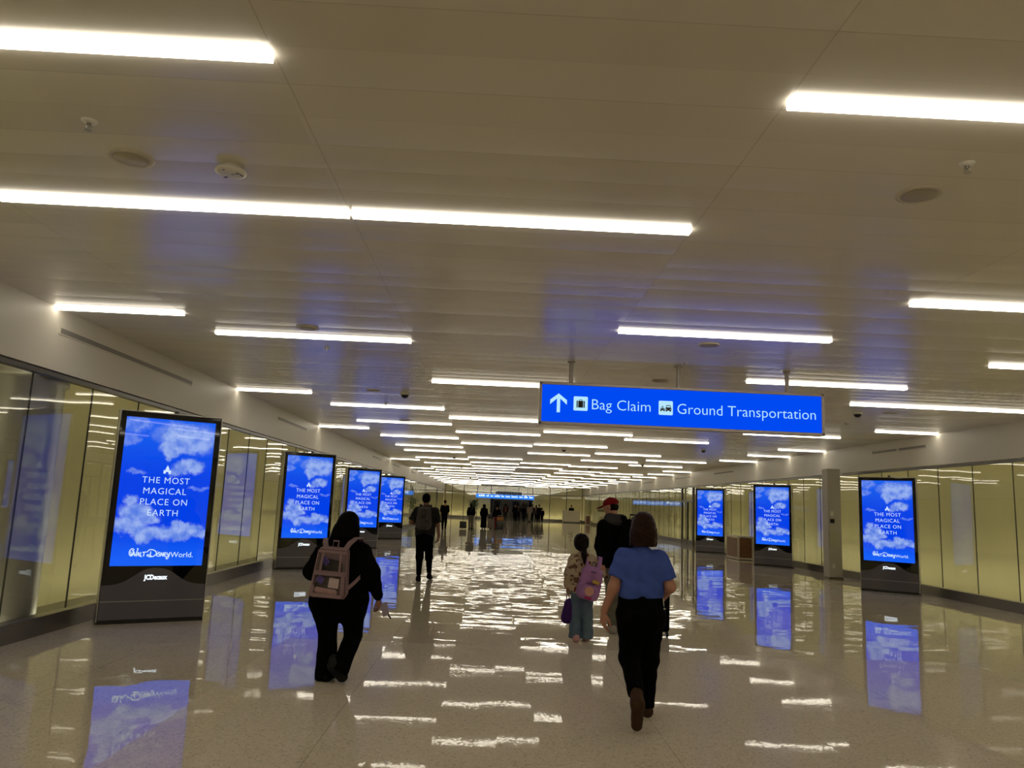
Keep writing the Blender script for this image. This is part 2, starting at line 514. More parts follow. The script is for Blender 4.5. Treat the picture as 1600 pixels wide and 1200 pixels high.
for a, b in ((XL, DX0 - 0.2), (DX1 + 0.2, XR)):
    lt = box('fill_strip', ((a + b) / 2, YF + 0.45, 0.10), (b - a, 0.06, 0.03), M['fill']); props(lt, 'added unseen cove light strip behind the far glass, %s of the doorway' % ('left' if a < 0 else 'right'), 'light')  # unseen strip added to brighten the far cream wall
for i, a in enumerate(xs):
    fa('trim_%d' % (6 + i), a - 0.035, a + 0.035, 0, ZC - 0.02, YF - 0.05, 0.07, M['channel'])
fa('trim_20', DX0, DX1, 2.08, 2.16, YF - 0.05, 0.1, M['channel'])
# the passage beyond the doorway
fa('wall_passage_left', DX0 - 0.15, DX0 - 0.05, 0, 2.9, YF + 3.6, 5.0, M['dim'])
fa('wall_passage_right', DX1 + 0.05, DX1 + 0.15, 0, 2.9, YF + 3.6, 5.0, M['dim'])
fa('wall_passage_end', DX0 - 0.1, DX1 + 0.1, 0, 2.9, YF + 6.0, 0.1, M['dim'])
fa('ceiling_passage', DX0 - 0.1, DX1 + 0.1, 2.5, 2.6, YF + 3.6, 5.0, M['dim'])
fa('wall_side_left', XL - 0.75, XL - 0.1, ZC - 0.8, ZC, YF + 0.5, 1.2, M['header'])
fa('wall_side_right', XR + 0.1, XR + 0.75, ZC - 0.8, ZC, YF + 0.5, 1.2, M['header'])
for i, xx in enumerate((0.75, 1.75, 2.75, 3.7)):
    d = empty('door_%d' % (i + 1), (xx, YF + 0.1, 0)); d['kind'] = 'structure'
    bm = bmesh.new()
    for c, s_ in (((-0.4, 0, 1.05), (0.07, 0.06, 2.1)), ((0.4, 0, 1.05), (0.07, 0.06, 2.1)), ((0, 0, 2.05), (0.8, 0.06, 0.1)), ((0, 0, 0.1), (0.8, 0.06, 0.2))):
        add_box(bm, c, s_)
    from_bm('door_frame', bm, M['channel'], d)
    if i in (1, 3):
        box('door_pane', (0, 0, 1.1), (0.73, 0.012, 1.8), M['glass'], d)
    bm = bmesh.new(); add_cyl(bm, (0.33, -0.06, 0.8), (0.33, -0.06, 1.3), 0.015)
    from_bm('door_handle', bm, M['chrome'], d)

# ---------------------------------------------------------------- ceiling lights
LIGHTS = {   # row -> distances along the corridor
    0: [1.0, 4.7, 8.31, 14.41, 21.39, 37.00, 46.30],
    1: [-0.2, 3.16, 5.06, 9.26, 16.12, 19.31, 23.53, 27.33, 30.05, 34.73, 39.36, 43.87, 47.6],
    2: [-1.4, 5.06, 12.38, 17.75, 21.24, 25.31, 33.14, 37.11, 40.64, 43.44, 47.2],
    3: [-3.0, 3.33, 8.19, 20.15, 24.56, 28.87, 35.99, 40.12, 48.08],
    4: [-1.0, 2.2, 6.59, 11.05, 21.46, 27.56, 31.93, 37.08, 42.13, 45.39],
    5: [-2.0, 2.0, 5.0, 9.14, 12.85, 18.47, 30.24, 34.07, 43.03, 47.0],
    6: [-1.0, 3.2, 6.4, 9.9, 12.85, 16.75, 22.57, 25.30, 28.46, 37.99, 41.66, 46.1],
}
rng = random.Random(7)
for r in LIGHTS:
    y = LIGHTS[r][-1]
    while True:
        y += rng.uniform(4.2, 6.2)
        if y > YF - 1.0: break
        LIGHTS[r].append(round(y, 2))
    y = LIGHTS[r][0]
    while y > YN + 3.5:
        y -= rng.uniform(3.2, 4.4)
        LIGHTS[r].insert(0, round(y, 2))
ROWS = ['row along the left wall', 'second row from the left wall', 'third row from the left wall', 'middle row',
        'third row from the right wall', 'second row from the right wall', 'row along the right wall']
ONES = 'first second third fourth fifth sixth seventh eighth ninth tenth eleventh twelfth thirteenth fourteenth fifteenth sixteenth seventeenth eighteenth nineteenth twentieth twenty-first twenty-second twenty-third twenty-fourth twenty-fifth twenty-sixth twenty-seventh'.split()
FIRST_SEEN = {0: 8.0, 1: 3.0, 2: 5.0, 3: 3.0, 4: 6.0, 5: 9.0, 6: 12.0}
lamp_me = {}
for r in range(7):
    x0, x1 = LANES[r] + 0.012, LANES[r + 1] - 0.012
    i = 0
    for y in LIGHTS[r]:
        nm = 'ceiling_light'
        if r not in lamp_me:
            o = box(nm, (0, 0, -0.0145), (x1 - x0, 0.082, 0.027), M['lamp'])
            h = box('housing', (0, 0, -0.001), (x1 - x0 - 0.01, 0.07, 0.006), M['lamp_frame'], o)
            lamp_me[r] = (o.data, h.data)
        else:
            o = link(nm, lamp_me[r][0]); h = link('housing', lamp_me[r][1], None, o)
        o.location = ((x0 + x1) / 2, y, ZC)
        if y < FIRST_SEEN[r]:
            props(o, 'white linear ceiling light over the floor behind the photographer', 'ceiling light', 'ceiling lights behind the photographer')
        else:
            props(o, 'white linear ceiling light, %s from the front in the %s' % (ONES[i], ROWS[r]), 'ceiling light', 'linear ceiling lights')
            i += 1

# ---------------------------------------------------------------- small ceiling fittings
def speaker(x, y, label):
    bm = bmesh.new()
    add_lathe(bm, [(0, -0.010), (0.105, -0.010), (0.112, -0.012), (0.125, -0.012), (0.130, -0.006), (0.130, 0.0)])
    o = from_bm('ceiling_speaker', bm, M['beige'], None, True); o.location = (x, y, ZC)
    props(o, label, 'ceiling speaker', 'round flush ceiling speakers')
    bm = bmesh.new(); add_lathe(bm, [(0, -0.0115), (0.100, -0.0115), (0.100, -0.009)])
    g = from_bm('speaker_grille', bm, M['ceiling_grille'], o, True)
M['ceiling_grille'] = mat('speaker_mesh', (0.42, 0.38, 0.30), 0.6)
speaker(-2.22, 4.34, 'round flush ceiling speaker nearest on the left, beside the smoke detector')
speaker(2.49, 4.29, 'round flush ceiling speaker nearest on the right')
speaker(-2.22, 8.78, 'round flush ceiling speaker just before the second light of the left rows')
speaker(2.48, 8.72, 'round flush ceiling speaker behind the long light left of the sign rods')
speaker(-2.21, 13.79, 'round flush ceiling speaker third along the left side')
speaker(2.49, 11.36, 'round flush ceiling speaker just above the blue hanging sign')
speaker(7.25, 13.72, 'round flush ceiling speaker on the right beside a dome fitting')
speaker(-2.21, 18.89, 'round flush ceiling speaker fourth along the left side')

def sprinkler(x, y, label):
    o = empty('fire_sprinkler', (x, y, ZC)); props(o, label, 'sprinkler', 'ceiling fire sprinklers')
    bm = bmesh.new(); add_lathe(bm, [(0.014, -0.016), (0.026, -0.012), (0.038, -0.006), (0.042, 0.0)], seg=24)
    from_bm('escutcheon', bm, M['white'], o, True)
    bm = bmesh.new()
    add_cyl(bm, (0, 0, 0), (0, 0, -0.030), 0.011); add_cyl(bm, (0, 0, -0.030), (0, 0, -0.050), 0.004)
    for s in (-1, 1): add_tube(bm, [(s * 0.010, 0, -0.024), (s * 0.016, 0, -0.038), (s * 0.004, 0, -0.052)], 0.0028, 6)
    from_bm('sprinkler_body', bm, M['chrome'], o)
    bm = bmesh.new(); add_cyl(bm, (0, 0, -0.052), (0, 0, -0.055), 0.019)
    from_bm('deflector', bm, M['chrome'], o)
for x, y, l in ((-2.24, 3.90, 'small fire sprinkler in the ceiling at upper left, beside the nearest speaker'), (2.52, 3.87, 'small fire sprinkler in the ceiling at upper right'),
                (-2.235, 9.93, 'small fire sprinkler behind the second long light on the left'), (2.47, 9.83, 'small fire sprinkler just in front of the hanging sign'),
                (-2.22, 15.59, 'small fire sprinkler third along the left side of the ceiling'), (7.27, 15.52, 'small fire sprinkler on the right behind the long pair of lights')):
    sprinkler(x, y, l)

o = empty('smoke_detector', (-1.65, 4.40, ZC)); props(o, 'round white detector disc with a black printed label, upper left of the ceiling', 'detector')
bm = bmesh.new(); add_lathe(bm, [(0, -0.046), (0.075, -0.046), (0.088, -0.040), (0.092, -0.030), (0.088, -0.022), (0.06, -0.018), (0.06, 0)], seg=40)
from_bm('detector_body', bm, M['white'], o, True)
bm = bmesh.new()
for a in (-0.6, -0.35, -0.1): add_box(bm, (0.062 * math.cos(a), 0.062 * math.sin(a) + 0.02, -0.0465), (0.03, 0.007, 0.001), (0, 0, a + PI / 2))
for k in range(4): add_box(bm, (0.008 + k * 0.012, 0.006 - 0.004 * k, -0.0465), (0.006, 0.010, 0.001), (0, 0, 0))
add_box(bm, (-0.045, 0.05, -0.0465), (0.03, 0.014, 0.001), (0, 0, -0.5))
from_bm('printed_label', bm, M['black'], o)
bm = bmesh.new(); add_lathe(bm, [(0, -0.048), (0.006, -0.048), (0.006, -0.045)], (-0.02, -0.06, 0), 12)
from_bm('indicator', bm, M['black'], o)

def dome(x, y, label, m='black'):
    o = empty('dome_camera', (x, y, ZC)); props(o, label, 'dome camera', 'dome cameras on the ceiling')
    bm = bmesh.new(); add_lathe(bm, [(0.07, -0.03), (0.085, -0.026), (0.088, 0.0)], seg=28)
    from_bm('camera_base', bm, M['white'], o, True)
    bm = bmesh.new(); add_lathe(bm, [(0.07 * math.sin(a), -0.028 - 0.065 * math.cos(a)) for a in [k * PI / 16 for k in range(9)]], seg=28)
    from_bm('camera_dome', bm, M[m], o, True)
for x, y, l in ((-1.66, 14.03, 'dark dome camera on the left of the ceiling, near the third speaker'), (6.74, 13.92, 'dark dome camera right of the blue sign, beside a speaker'),
                (2.45, 26.22, 'dark dome camera below the middle of the blue sign'), (6.64, 23.95, 'dark dome camera above the rightmost hall lights, in front of the far screens'),
                (6.52, 33.08, 'dark round dome camera hanging in front of a light, above the red cap'), (6.72, 43.23, 'small dark dome camera farther along the right side'),
                (4.91, 38.52, 'small dark dome camera in the third row from the right, far off'), (-1.65, 33.52, 'small dark dome camera far along the left side'),
                (-1.66, 42.33, 'tiny dark dome camera beyond the last clear left lights'), (-1.62, 60.1, 'tiny dark dome camera farthest down the hall')):
    dome(x, y, l)

# slot vents in the headers
def slot(X, s, y0, y1, label):
    o = empty('slot_vent', (X, (y0 + y1) / 2, 3.325)); props(o, label, 'air vent', 'slot vents in the wall headers')
    L = y1 - y0
    box('vent_frame', (-s * 0.004, 0, 0), (0.012, L, 0.085), M['header'], o)
    box('vent_slot', (-s * 0.008, 0, 0), (0.012, L - 0.05, 0.055), M['vent'], o)
M['vent'] = mat('vent_grey', (0.24, 0.225, 0.20), 0.5)
for k, (a, b) in enumerate(((8.42, 12.25), (17.3, 20.0), (31.4, 34.0), (37.8, 40.8), (46.7, 49.3))):
    slot(XL, -1, a, b, 'long grey slot vent in the left wall header, %s from the front' % ONES[k])
for k, (a, b) in enumerate(((17.21, 18.43), (18.49, 19.73), (31.3, 34.0), (38.0, 41.0), (47, 50))):
    slot(XR, 1, a, b, 'grey slot vent in the right wall header, %s from the front' % ONES[k])

# grey round column behind the left glass, square post at the right wall
bm = bmesh.new()
add_lathe(bm, [(0.46, 0.0), (0.46, 2.72), (0.50, 2.72), (0.50, 2.78), (0.46, 2.78), (0.46, 2.9)], seg=48)
for v in bm.verts: v.co.y *= 1.25
c = from_bm('round_column', bm, M['column'], None, True); c.location = (-5.46, 8.78, 0.04)
props(c, 'grey round column standing behind the glass at the far left', 'column')
p = empty('square_post', (9.36, 20.98, 0)); props(p, 'pale square post with a wall phone, in front of the right glass wall', 'post')
box('post_shaft', (0, 0, 1.47), (0.36, 0.36, 2.94), mat('post_paint', (0.50, 0.47, 0.43), 0.45), p, 0.01)
box('post_shoe', (0, 0, 0.02), (0.39, 0.39, 0.04), M['channel'], p)
box('card_plate', (-0.08, -0.185, 1.72), (0.09, 0.02, 0.13), M['white'], p, 0.004)
box('wall_phone', (-0.08, -0.20, 1.53), (0.11, 0.05, 0.10), M['black'], p, 0.01)
box('access_panel', (-0.06, -0.184, 1.05), (0.20, 0.015, 0.42), M['chrome'], p, 0.004)
box('outlet', (-0.06, -0.184, 0.33), (0.07, 0.012, 0.11), M['white'], p, 0.003)

# ---------------------------------------------------------------- advertising totems
def ribbon(bm, pts, w, y=0.0):
    """Flat pen stroke in the x-z plane, slightly thick."""
    P = [Vector((a, 0, b)) for a, b in pts]
    # Catmull-Rom smoothing
    S = []
    for i in range(len(P) - 1):
        p0, p1, p2, p3 = P[max(i - 1, 0)], P[i], P[i + 1], P[min(i + 2, len(P) - 1)]
        for k in range(5):
            t = k / 5
            S.append(0.5 * ((2 * p1) + (p2 - p0) * t + (2 * p0 - 5 * p1 + 4 * p2 - p3) * t * t + (3 * p1 - p0 - 3 * p2 + p3) * t ** 3))
    S.append(P[-1])
    for p in S: p.y = y
    add_band(bm, S, (0.7, 0, 0.7), w, 0.002) if False else None
    prev = None
    for i, p in enumerate(S):
        t = (S[min(i + 1, len(S) - 1)] - S[max(i - 1, 0)])
        t = t.normalized() if t.length > 1e-9 else Vector((1, 0, 0))
        n = Vector((-t.z, 0, t.x)) * w / 2
        cur = [bm.verts.new(p + n), bm.verts.new(p - n)]
        if prev:
            try: bm.faces.new((prev[0], prev[1], cur[1], cur[0]))
            except ValueError: pass
        prev = cur

def script_logo(parent, x0, z0, w):
    """Hand-lettered 'WALT DISNEY' then 'World.'; x0..x0+w, baseline z0."""
    k = w / 100.0
    strokes = [
        [(10, 14), (5, 17), (0.5, 12), (0.5, 5), (4, 1), (8, 4), (8, 12), (5, 13)],                      # swirl of the W
        [(3, 11), (5, 1), (9, 11), (12, 1), (17, 16), (15, 17)],                                         # W
        [(15, 0), (19, 9), (21, 0)], [(15.5, 3.5), (21, 3.5)],                                           # A
        [(23.5, 9.5), (23.5, 0.5), (27, 0.5)],                                                            # L
        [(27, 9), (35, 10)], [(30.5, 9), (30, 0)],                                                        # T
        [(44, 11), (44, -1)],                                                                             # D
        [(36, 9), (42, 15), (52, 13), (56, 6), (50, 0), (42, -0.5), (37, 2), (40, 4), (47, 0)],
        [(57.5, 8), (57.5, 0)], [(57, 11), (58, 11.6)],                                                   # i
        [(64, 8.5), (61, 9), (60, 6.5), (63.5, 4), (62.5, 0.5), (59.5, 1)],                              # s
        [(66, 0), (66, 8.5), (70.5, 0.5), (70.5, 9)],                                                     # n
        [(77, 8.5), (73.5, 8), (72.8, 3), (74, 0.4), (77.2, 1)], [(73, 4.6), (76.5, 4.8)],               # e
    ]
    strokes.append([(78.5, 8.5), (79.5, 4), (83, 4.5), (84, 9)])
    strokes.append([(84, 9), (83.5, 2), (80.5, -5), (77.5, -4.5), (79, -1), (84, 2)])
    bm = bmesh.new()
    for s in strokes:
        ribbon(bm, [(x0 + a * k * 0.74, z0 + b * k * 0.74) for a, b in s], 0.0115)
    bmesh.ops.solidify(bm, geom=bm.faces[:], thickness=0.001)
    from_bm('lettering', bm, M['textwhite'], parent).location = (0, -0.1035, 0)
    text_mesh('World.', 0.093, M['textwhite'], parent, (x0 + w * 0.635, -0.1035, z0 + 0.018), align='LEFT', width=w * 0.36)

def make_totem(name, loc, rz, label):
    t = empty(name, loc, rz)
    props(t, label, 'advertising screen', 'advertising screen totems')
    W = 0.60
    bm = bmesh.new(); add_box(bm, (0, 0, 1.31), (1.2, 0.18, 2.54), None, 0.012)
    from_bm('cabinet', bm, M['bezel'], t)
    bm = bmesh.new()
    for s in (-1, 1): add_box(bm, (s * 0.604, 0, 1.31), (0.012, 0.19, 2.56), None, 0.003)
    add_box(bm, (0, 0, 2.585), (1.22, 0.19, 0.012), None, 0.003)
    from_bm('edge_trim', bm, M['trim'], t)
    # charcoal lower panel whose top edge rises in a smooth hump behind the logo
    out = [(-0.592, 0.05), (0.592, 0.05), (0.592, 0.47)]
    for i in range(25):
        x = 0.592 - i * 1.184 / 24
        out.append((x, 0.455 + 0.205 * math.exp(-(abs(x) / 0.30) ** 2.6)))
    bm = bmesh.new(); add_prism(bm, out[:2] + out[3:], -0.098, -0.088)
    low = from_bm('lower_panel', bm, M['panel'], t)
    box('panel_seam', (0, -0.0985, 0.265), (1.18, 0.003, 0.006), M['trim'], t)
    box('plinth', (0, 0, 0.02), (1.21, 0.17, 0.04), M['black'], t)
    scr = box('screen', (0, -0.0915, 0.685 + 1.825 / 2), (1.06, 0.006, 1.825), M['screen'], t)
    for i, line in enumerate(('THE MOST', 'MAGICAL', 'PLACE ON', 'EARTH')):
        text_mesh(line, 0.112, M['textwhite'], scr, (0.0, -0.0965, 1.735 - i * 0.135), width=(0.555, 0.50, 0.545, 0.35)[i], bold=-0.001, space=1.12)
    # plain little tower mark above the words
    bm = bmesh.new()
    add_prism(bm, [(-0.06, 0), (-0.022, 0), (-0.022, 0.03), (0.022, 0.03), (0.022, 0), (0.06, 0), (0.06, 0.06), (0.03, 0.06), (0.03, 0.085), (0.0, 0.15), (-0.03, 0.085), (-0.03, 0.06), (-0.06, 0.06)], -0.0975, -0.0955)
    for v in bm.verts: v.co.x *= 0.72; v.co.z = v.co.z * 0.72 + 1.825
    from_bm('tower_mark', bm, M['textwhite'], scr)
    script_logo(scr, -0.33, 0.80, 0.74)
    text_mesh('JCDecaux', 0.078, M['logowhite'], low, (0, -0.0995, 0.545), width=0.27, bold=0.004)
    box('top_sensor', (0.05, -0.02, 2.61), (0.05, 0.04, 0.04), M['black'], t, 0.006)
    return t
# the screen's own coordinates must run from the totem's foot: move the mesh, keep the origin at the base
def totem_at(corner, ang, side):
    a = math.radians(ang)
    d = Vector((math.cos(a), math.sin(a)))
    n = Vector((math.sin(a), -math.cos(a)))
    c = Vector(corner) + d * 0.6 - n * 0.095
    return (c.x, c.y, 0.0), a
L_ = 'black totem with a bright blue cloud screen, '
loc, a = totem_at((-4.62, 9.56), 31.5, 0)
tot = make_totem('screen_totem', loc, a, L_ + 'nearest on the left')
for corner, ang, lab in (((-4.62, 17.25), 33.5, L_ + 'second of the left row'), ((-4.66, 25.1), 33, L_ + 'third of the left row'),
                         ((-4.60, 31.75), 33, L_ + 'farthest of the left row'), ((8.61, 17.85), -37, L_ + 'nearest on the right, beside the square post'),
                         ((8.60, 25.05), -37, L_ + 'second on the right, beside the brown bin'), ((8.49, 31.75), -35, L_ + 'farthest of the right row')):
    loc, a = totem_at(corner, ang, 0)
    dup(tot, loc, a, lab)

# ---------------------------------------------------------------- hanging sign
SY = 10.15
s = empty('hanging_sign', (2.51, SY, 2.975)); props(s, 'long blue lit sign for bag claim and ground transportation hanging from the ceiling', 'sign')
bm = bmesh.new()
for c, d in (((0, 0, 0.265), (3.83, 0.16, 0.035)), ((0, 0, -0.265), (3.83, 0.16, 0.035)), ((-1.90, 0, 0), (0.035, 0.16, 0.565)), ((1.90, 0, 0), (0.035, 0.16, 0.565))):
    add_box(bm, c, d, None, 0.004)
from_bm('sign_frame', bm, M['signframe'], s)
box('sign_back', (0, 0.03, 0), (3.78, 0.06, 0.52), M['signframe'], s)
lp = box('light_panel', (0, -0.045, 0), (3.77, 0.03, 0.50), M['signblue'], s)
for x in (1.017, 2.474, 3.962):
    bm = bmesh.new(); add_cyl(bm, (x - 2.51, 0.02, 0.28), (x - 2.51, 0.02, ZC - 2.975), 0.028)
    add_cyl(bm, (x - 2.51, 0.02, ZC - 2.975 - 0.02), (x - 2.51, 0.02, ZC - 2.975), 0.05)
    from_bm('hanging_rod', bm, M['signframe'], s)
F = -0.0625
def sx(x): return x - 2.51
def sz(z): return z - 2.975
bm = bmesh.new()   # arrow
add_prism(bm, [(-0.022, -0.125), (0.022, -0.125), (0.022, 0.06), (0.112, -0.02), (0.112, 0.042), (0.0, 0.128), (-0.112, 0.042), (-0.112, -0.02), (-0.022, 0.06)], F, F + 0.003)
from_bm('arrow', bm, M['signtext'], lp).location = (sx(0.852), 0, sz(2.98))
def rounded(bm, w, h, r, y0, y1):
    pts = []
    for cx, cz, a0 in ((w / 2 - r, h / 2 - r, 0), (-w / 2 + r, h / 2 - r, 90), (-w / 2 + r, -h / 2 + r, 180), (w / 2 - r, -h / 2 + r, 270)):
        for k in range(5):
            a = math.radians(a0 + k * 22.5); pts.append((cx + r * math.cos(a), cz + r * math.sin(a)))
    add_prism(bm, pts, y0, y1)
for cx in (1.148, 2.290):
    bm = bmesh.new(); rounded(bm, 0.19, 0.19, 0.015, F, F + 0.003)
    from_bm('pictogram_tile', bm, M['signtext'], lp).location = (sx(cx), 0, sz(2.984 if cx < 2 else 2.976))
blk = mat('pictogram_black', (0.004, 0.004, 0.006), 0.4)
bm = bmesh.new()   # suitcase
add_box(bm, (0, F - 0.001, -0.008), (0.066, 0.002, 0.092)); add_box(bm, (-0.047, F - 0.001, -0.008), (0.016, 0.002, 0.092)); add_box(bm, (0.047, F - 0.001, -0.008), (0.016, 0.002, 0.092))
for dx in (-0.018, 0.018): add_box(bm, (dx, F - 0.001, 0.046), (0.006, 0.002, 0.016))
add_box(bm, (0, F - 0.001, 0.053), (0.042, 0.002, 0.006))
from_bm('suitcase_pictogram', bm, blk, lp).location = (sx(1.148), 0, sz(2.984))
bm = bmesh.new()   # taxi and bus
add_prism(bm, [(-0.075, -0.035), (-0.012, -0.035), (-0.012, -0.012), (-0.022, -0.004), (-0.030, 0.012), (-0.058, 0.012), (-0.066, -0.004), (-0.075, -0.012)], F - 0.002, F)
add_prism(bm, [(-0.004, -0.035), (0.075, -0.035), (0.075, 0.0), (0.068, 0.004), (0.066, 0.028), (0.058, 0.038), (0.012, 0.038), (0.004, 0.028), (0.002, 0.004), (-0.004, 0.0)], F - 0.002, F)
for x, z, r in ((-0.066, -0.040, 0.009), (-0.022, -0.040, 0.009), (0.010, -0.041, 0.010), (0.060, -0.041, 0.010)): add_box(bm, (x, F - 0.001, z), (r * 1.8, 0.002, 0.014))
add_box(bm, (-0.044, F - 0.001, 0.019), (0.016, 0.002, 0.010))
from_bm('vehicles_pictogram', bm, blk, lp).location = (sx(2.290), 0, sz(2.976))
bm = bmesh.new()
add_box(bm, (0.035, F - 0.003, 0.018), (0.048, 0.002, 0.018)); add_box(bm, (-0.044, F - 0.003, 0.0), (0.030, 0.002, 0.008))
for x in (-0.064, -0.024, 0.008, 0.062): add_box(bm, (x, F - 0.003, -0.018), (0.010, 0.002, 0.007))
from_bm('vehicle_windows', bm, M['signtext'], lp).location = (sx(2.290), 0, sz(2.976))
text_mesh('Bag Claim', 0.20, M['signtext'], lp, (sx(1.30), F, sz(2.975)), align='LEFT', width=0.785, bold=-0.002)
text_mesh('Ground Transportation', 0.20, M['signtext'], lp, (sx(2.447), F, sz(2.965)), align='LEFT', width=1.868, bold=-0.002)

# ---------------------------------------------------------------- far signs, desk, bins, fern
s = empty('door_sign', (1.58, YF - 0.35, 0)); props(s, 'long blue sign with small white lettering above the far doorway', 'sign')
fp_ = box('sign_panel', (0, 0, 2.39), (6.2, 0.12, 0.42), M['farblue'], s)
bm = bmesh.new(); rs = random.Random(5); x = -2.8
while x < 2.8:
    for k in range(rs.randint(3, 8)):
        h_ = rs.choice((0.13, 0.13, 0.20)); add_box(bm, (x, -0.062, 2.36 + h_ / 2 - 0.02), (0.055, 0.004, h_)); x += 0.095
    x += 0.16
from_bm('lettering', bm, M['fartext'], fp_)
for x in (-2.4, 0, 2.4):
    bm = bmesh.new(); add_cyl(bm, (x, 0, 2.6), (x, 0, ZC), 0.02); from_bm('hanging_rod', bm, M['signframe'], s)
s = empty('flight_display', (1.95, YF - 0.75, 0)); props(s, 'dark flight display board hanging above the far blue sign', 'sign')
box('display_case', (0, 0, 2.77), (2.75, 0.1, 0.28), M['fardark'], s)
bm = bmesh.new()
for k in range(9): add_box(bm, (-1.2 + k * 0.3, -0.052, 2.77), (0.12, 0.004, 0.05))
from_bm('display_text', bm, mat('display_glow', (0.05, 0.05, 0.05), 0.5, emit=(0.4, 0.55, 0.8), strength=0.35), s)
for x in (-1.1, 1.1):
    bm = bmesh.new(); add_cyl(bm, (x, 0, 2.9), (x, 0, ZC), 0.02); from_bm('hanging_rod', bm, M['signframe'], s)

d = empty('information_desk', (8.4, 79.6, 0)); props(d, 'pale laminate service desk near the end of the hall', 'desk')
box('desk_front', (0, -0.35, 0.62), (1.75, 0.06, 1.16), M['desk'], d); box('desk_side', (-0.85, 0, 0.62), (0.05, 0.7, 1.16), M['desk'], d); box('desk_side', (0.85, 0, 0.62), (0.05, 0.7, 1.16), M['desk'], d)
box('desk_top', (0, -0.2, 1.2), (1.85, 0.5, 0.04), M['desk'], d); box('kick_plate', (0, -0.37, 0.05), (1.72, 0.06, 0.10), M['channel'], d)

def bin_(loc, L, W, H, label):
    b = empty('recycling_bin', loc); props(b, label, 'bin', 'brown panelled recycling bins')
    bm = bmesh.new()
    for x in (-W / 2 + 0.03, W / 2 - 0.03):
        for y in (-L / 2 + 0.03, L / 2 - 0.03): add_box(bm, (x, y, H / 2), (0.06, 0.06, H), None, 0.005)
    add_box(bm, (0, 0, 0.05), (W - 0.02, L - 0.02, 0.06)); 
    from_bm('bin_frame', bm, M['bin'], b)
    box('bin_top', (0, 0, H), (W + 0.02, L + 0.02, 0.04), M['bin'], b, 0.006)
    box('side_panel', (-W / 2 + 0.025, 0, H / 2 + 0.02), (0.03, L - 0.12, H - 0.12), M['wood'], b)
    box('side_panel', (W / 2 - 0.025, 0, H / 2 + 0.02), (0.03, L - 0.12, H - 0.12), M['wood'], b)
    box('front_panel', (0, -L / 2 + 0.025, H / 2 + 0.02), (W - 0.12, 0.03, H - 0.12), M['wood'], b)
    bm = bmesh.new()
    for y in (-L / 4, L / 4): add_lathe(bm, [(0.0, H + 0.025), (0.10, H + 0.025), (0.11, H + 0.018)], (0, y, 0), 20)
    from_bm('bin_opening', bm, M['black'], b)
    return b
bin_((9.14, 28.15, 0), 1.35, 0.56, 0.80, 'brown panelled bin with a pale frame between the two far right screens')
bin_((9.3, 73.3, 0), 0.7, 0.5, 0.86, 'small brown bin far off beside the service desk')

f = empty('potted_fern', (-1.75, 80.6, 0)); props(f, 'bushy dark potted plant in front of the far cream wall', 'potted plant')
bm = bmesh.new(); add_lathe(bm, [(0, 0), (0.24, 0), (0.33, 0.7), (0.30, 0.7), (0.28, 0.62), (0, 0.62)], seg=24); from_bm('pot', bm, M['column'], f, True)
bm = bmesh.new(); rr = random.Random(3)
for k in range(70):
    az = rr.uniform(0, 2 * PI); out_ = rr.uniform(0.25, 0.85); h = rr.uniform(1.0, 2.0)
    pts = [(0.08 * math.cos(az), 0.08 * math.sin(az), 0.62), (out_ * 0.4 * math.cos(az), out_ * 0.4 * math.sin(az), 0.62 + (h - 0.62) * 0.7),
           (out_ * 0.75 * math.cos(az), out_ * 0.75 * math.sin(az), h), (out_ * math.cos(az), out_ * math.sin(az), h - 0.12)]
    add_band(bm, pts, (-math.sin(az), math.cos(az), 0), 0.07, 0.006)
from_bm('fronds', bm, M['leaf'], f)

# glazed double door in the right wall
d = empty('door_6', (XR - 0.03, 38.45, 0)); d['kind'] = 'structure'
bm = bmesh.new()
for y in (-1.1, 0, 1.1): add_box(bm, (0, y, 1.05 if y == 0 else 1.4), (0.10, 0.09, 2.1 if y == 0 else 2.8))
add_box(bm, (0, 0, 2.13), (0.10, 2.2, 0.10)); add_box(bm, (0, 0, 0.12), (0.08, 2.2, 0.24))
from_bm('door_frame', bm, M['channel'], d)
for y in (-0.12, 0.12):
    bm = bmesh.new(); add_cyl(bm, (-0.09, y, 0.9), (-0.09, y, 1.25), 0.016); from_bm('door_handle', bm, M['chrome'], d)

# ---------------------------------------------------------------- smooth bodies: blended capsules and ellipsoids, meshed on a grid
def V3(p): return np.array(p, float)

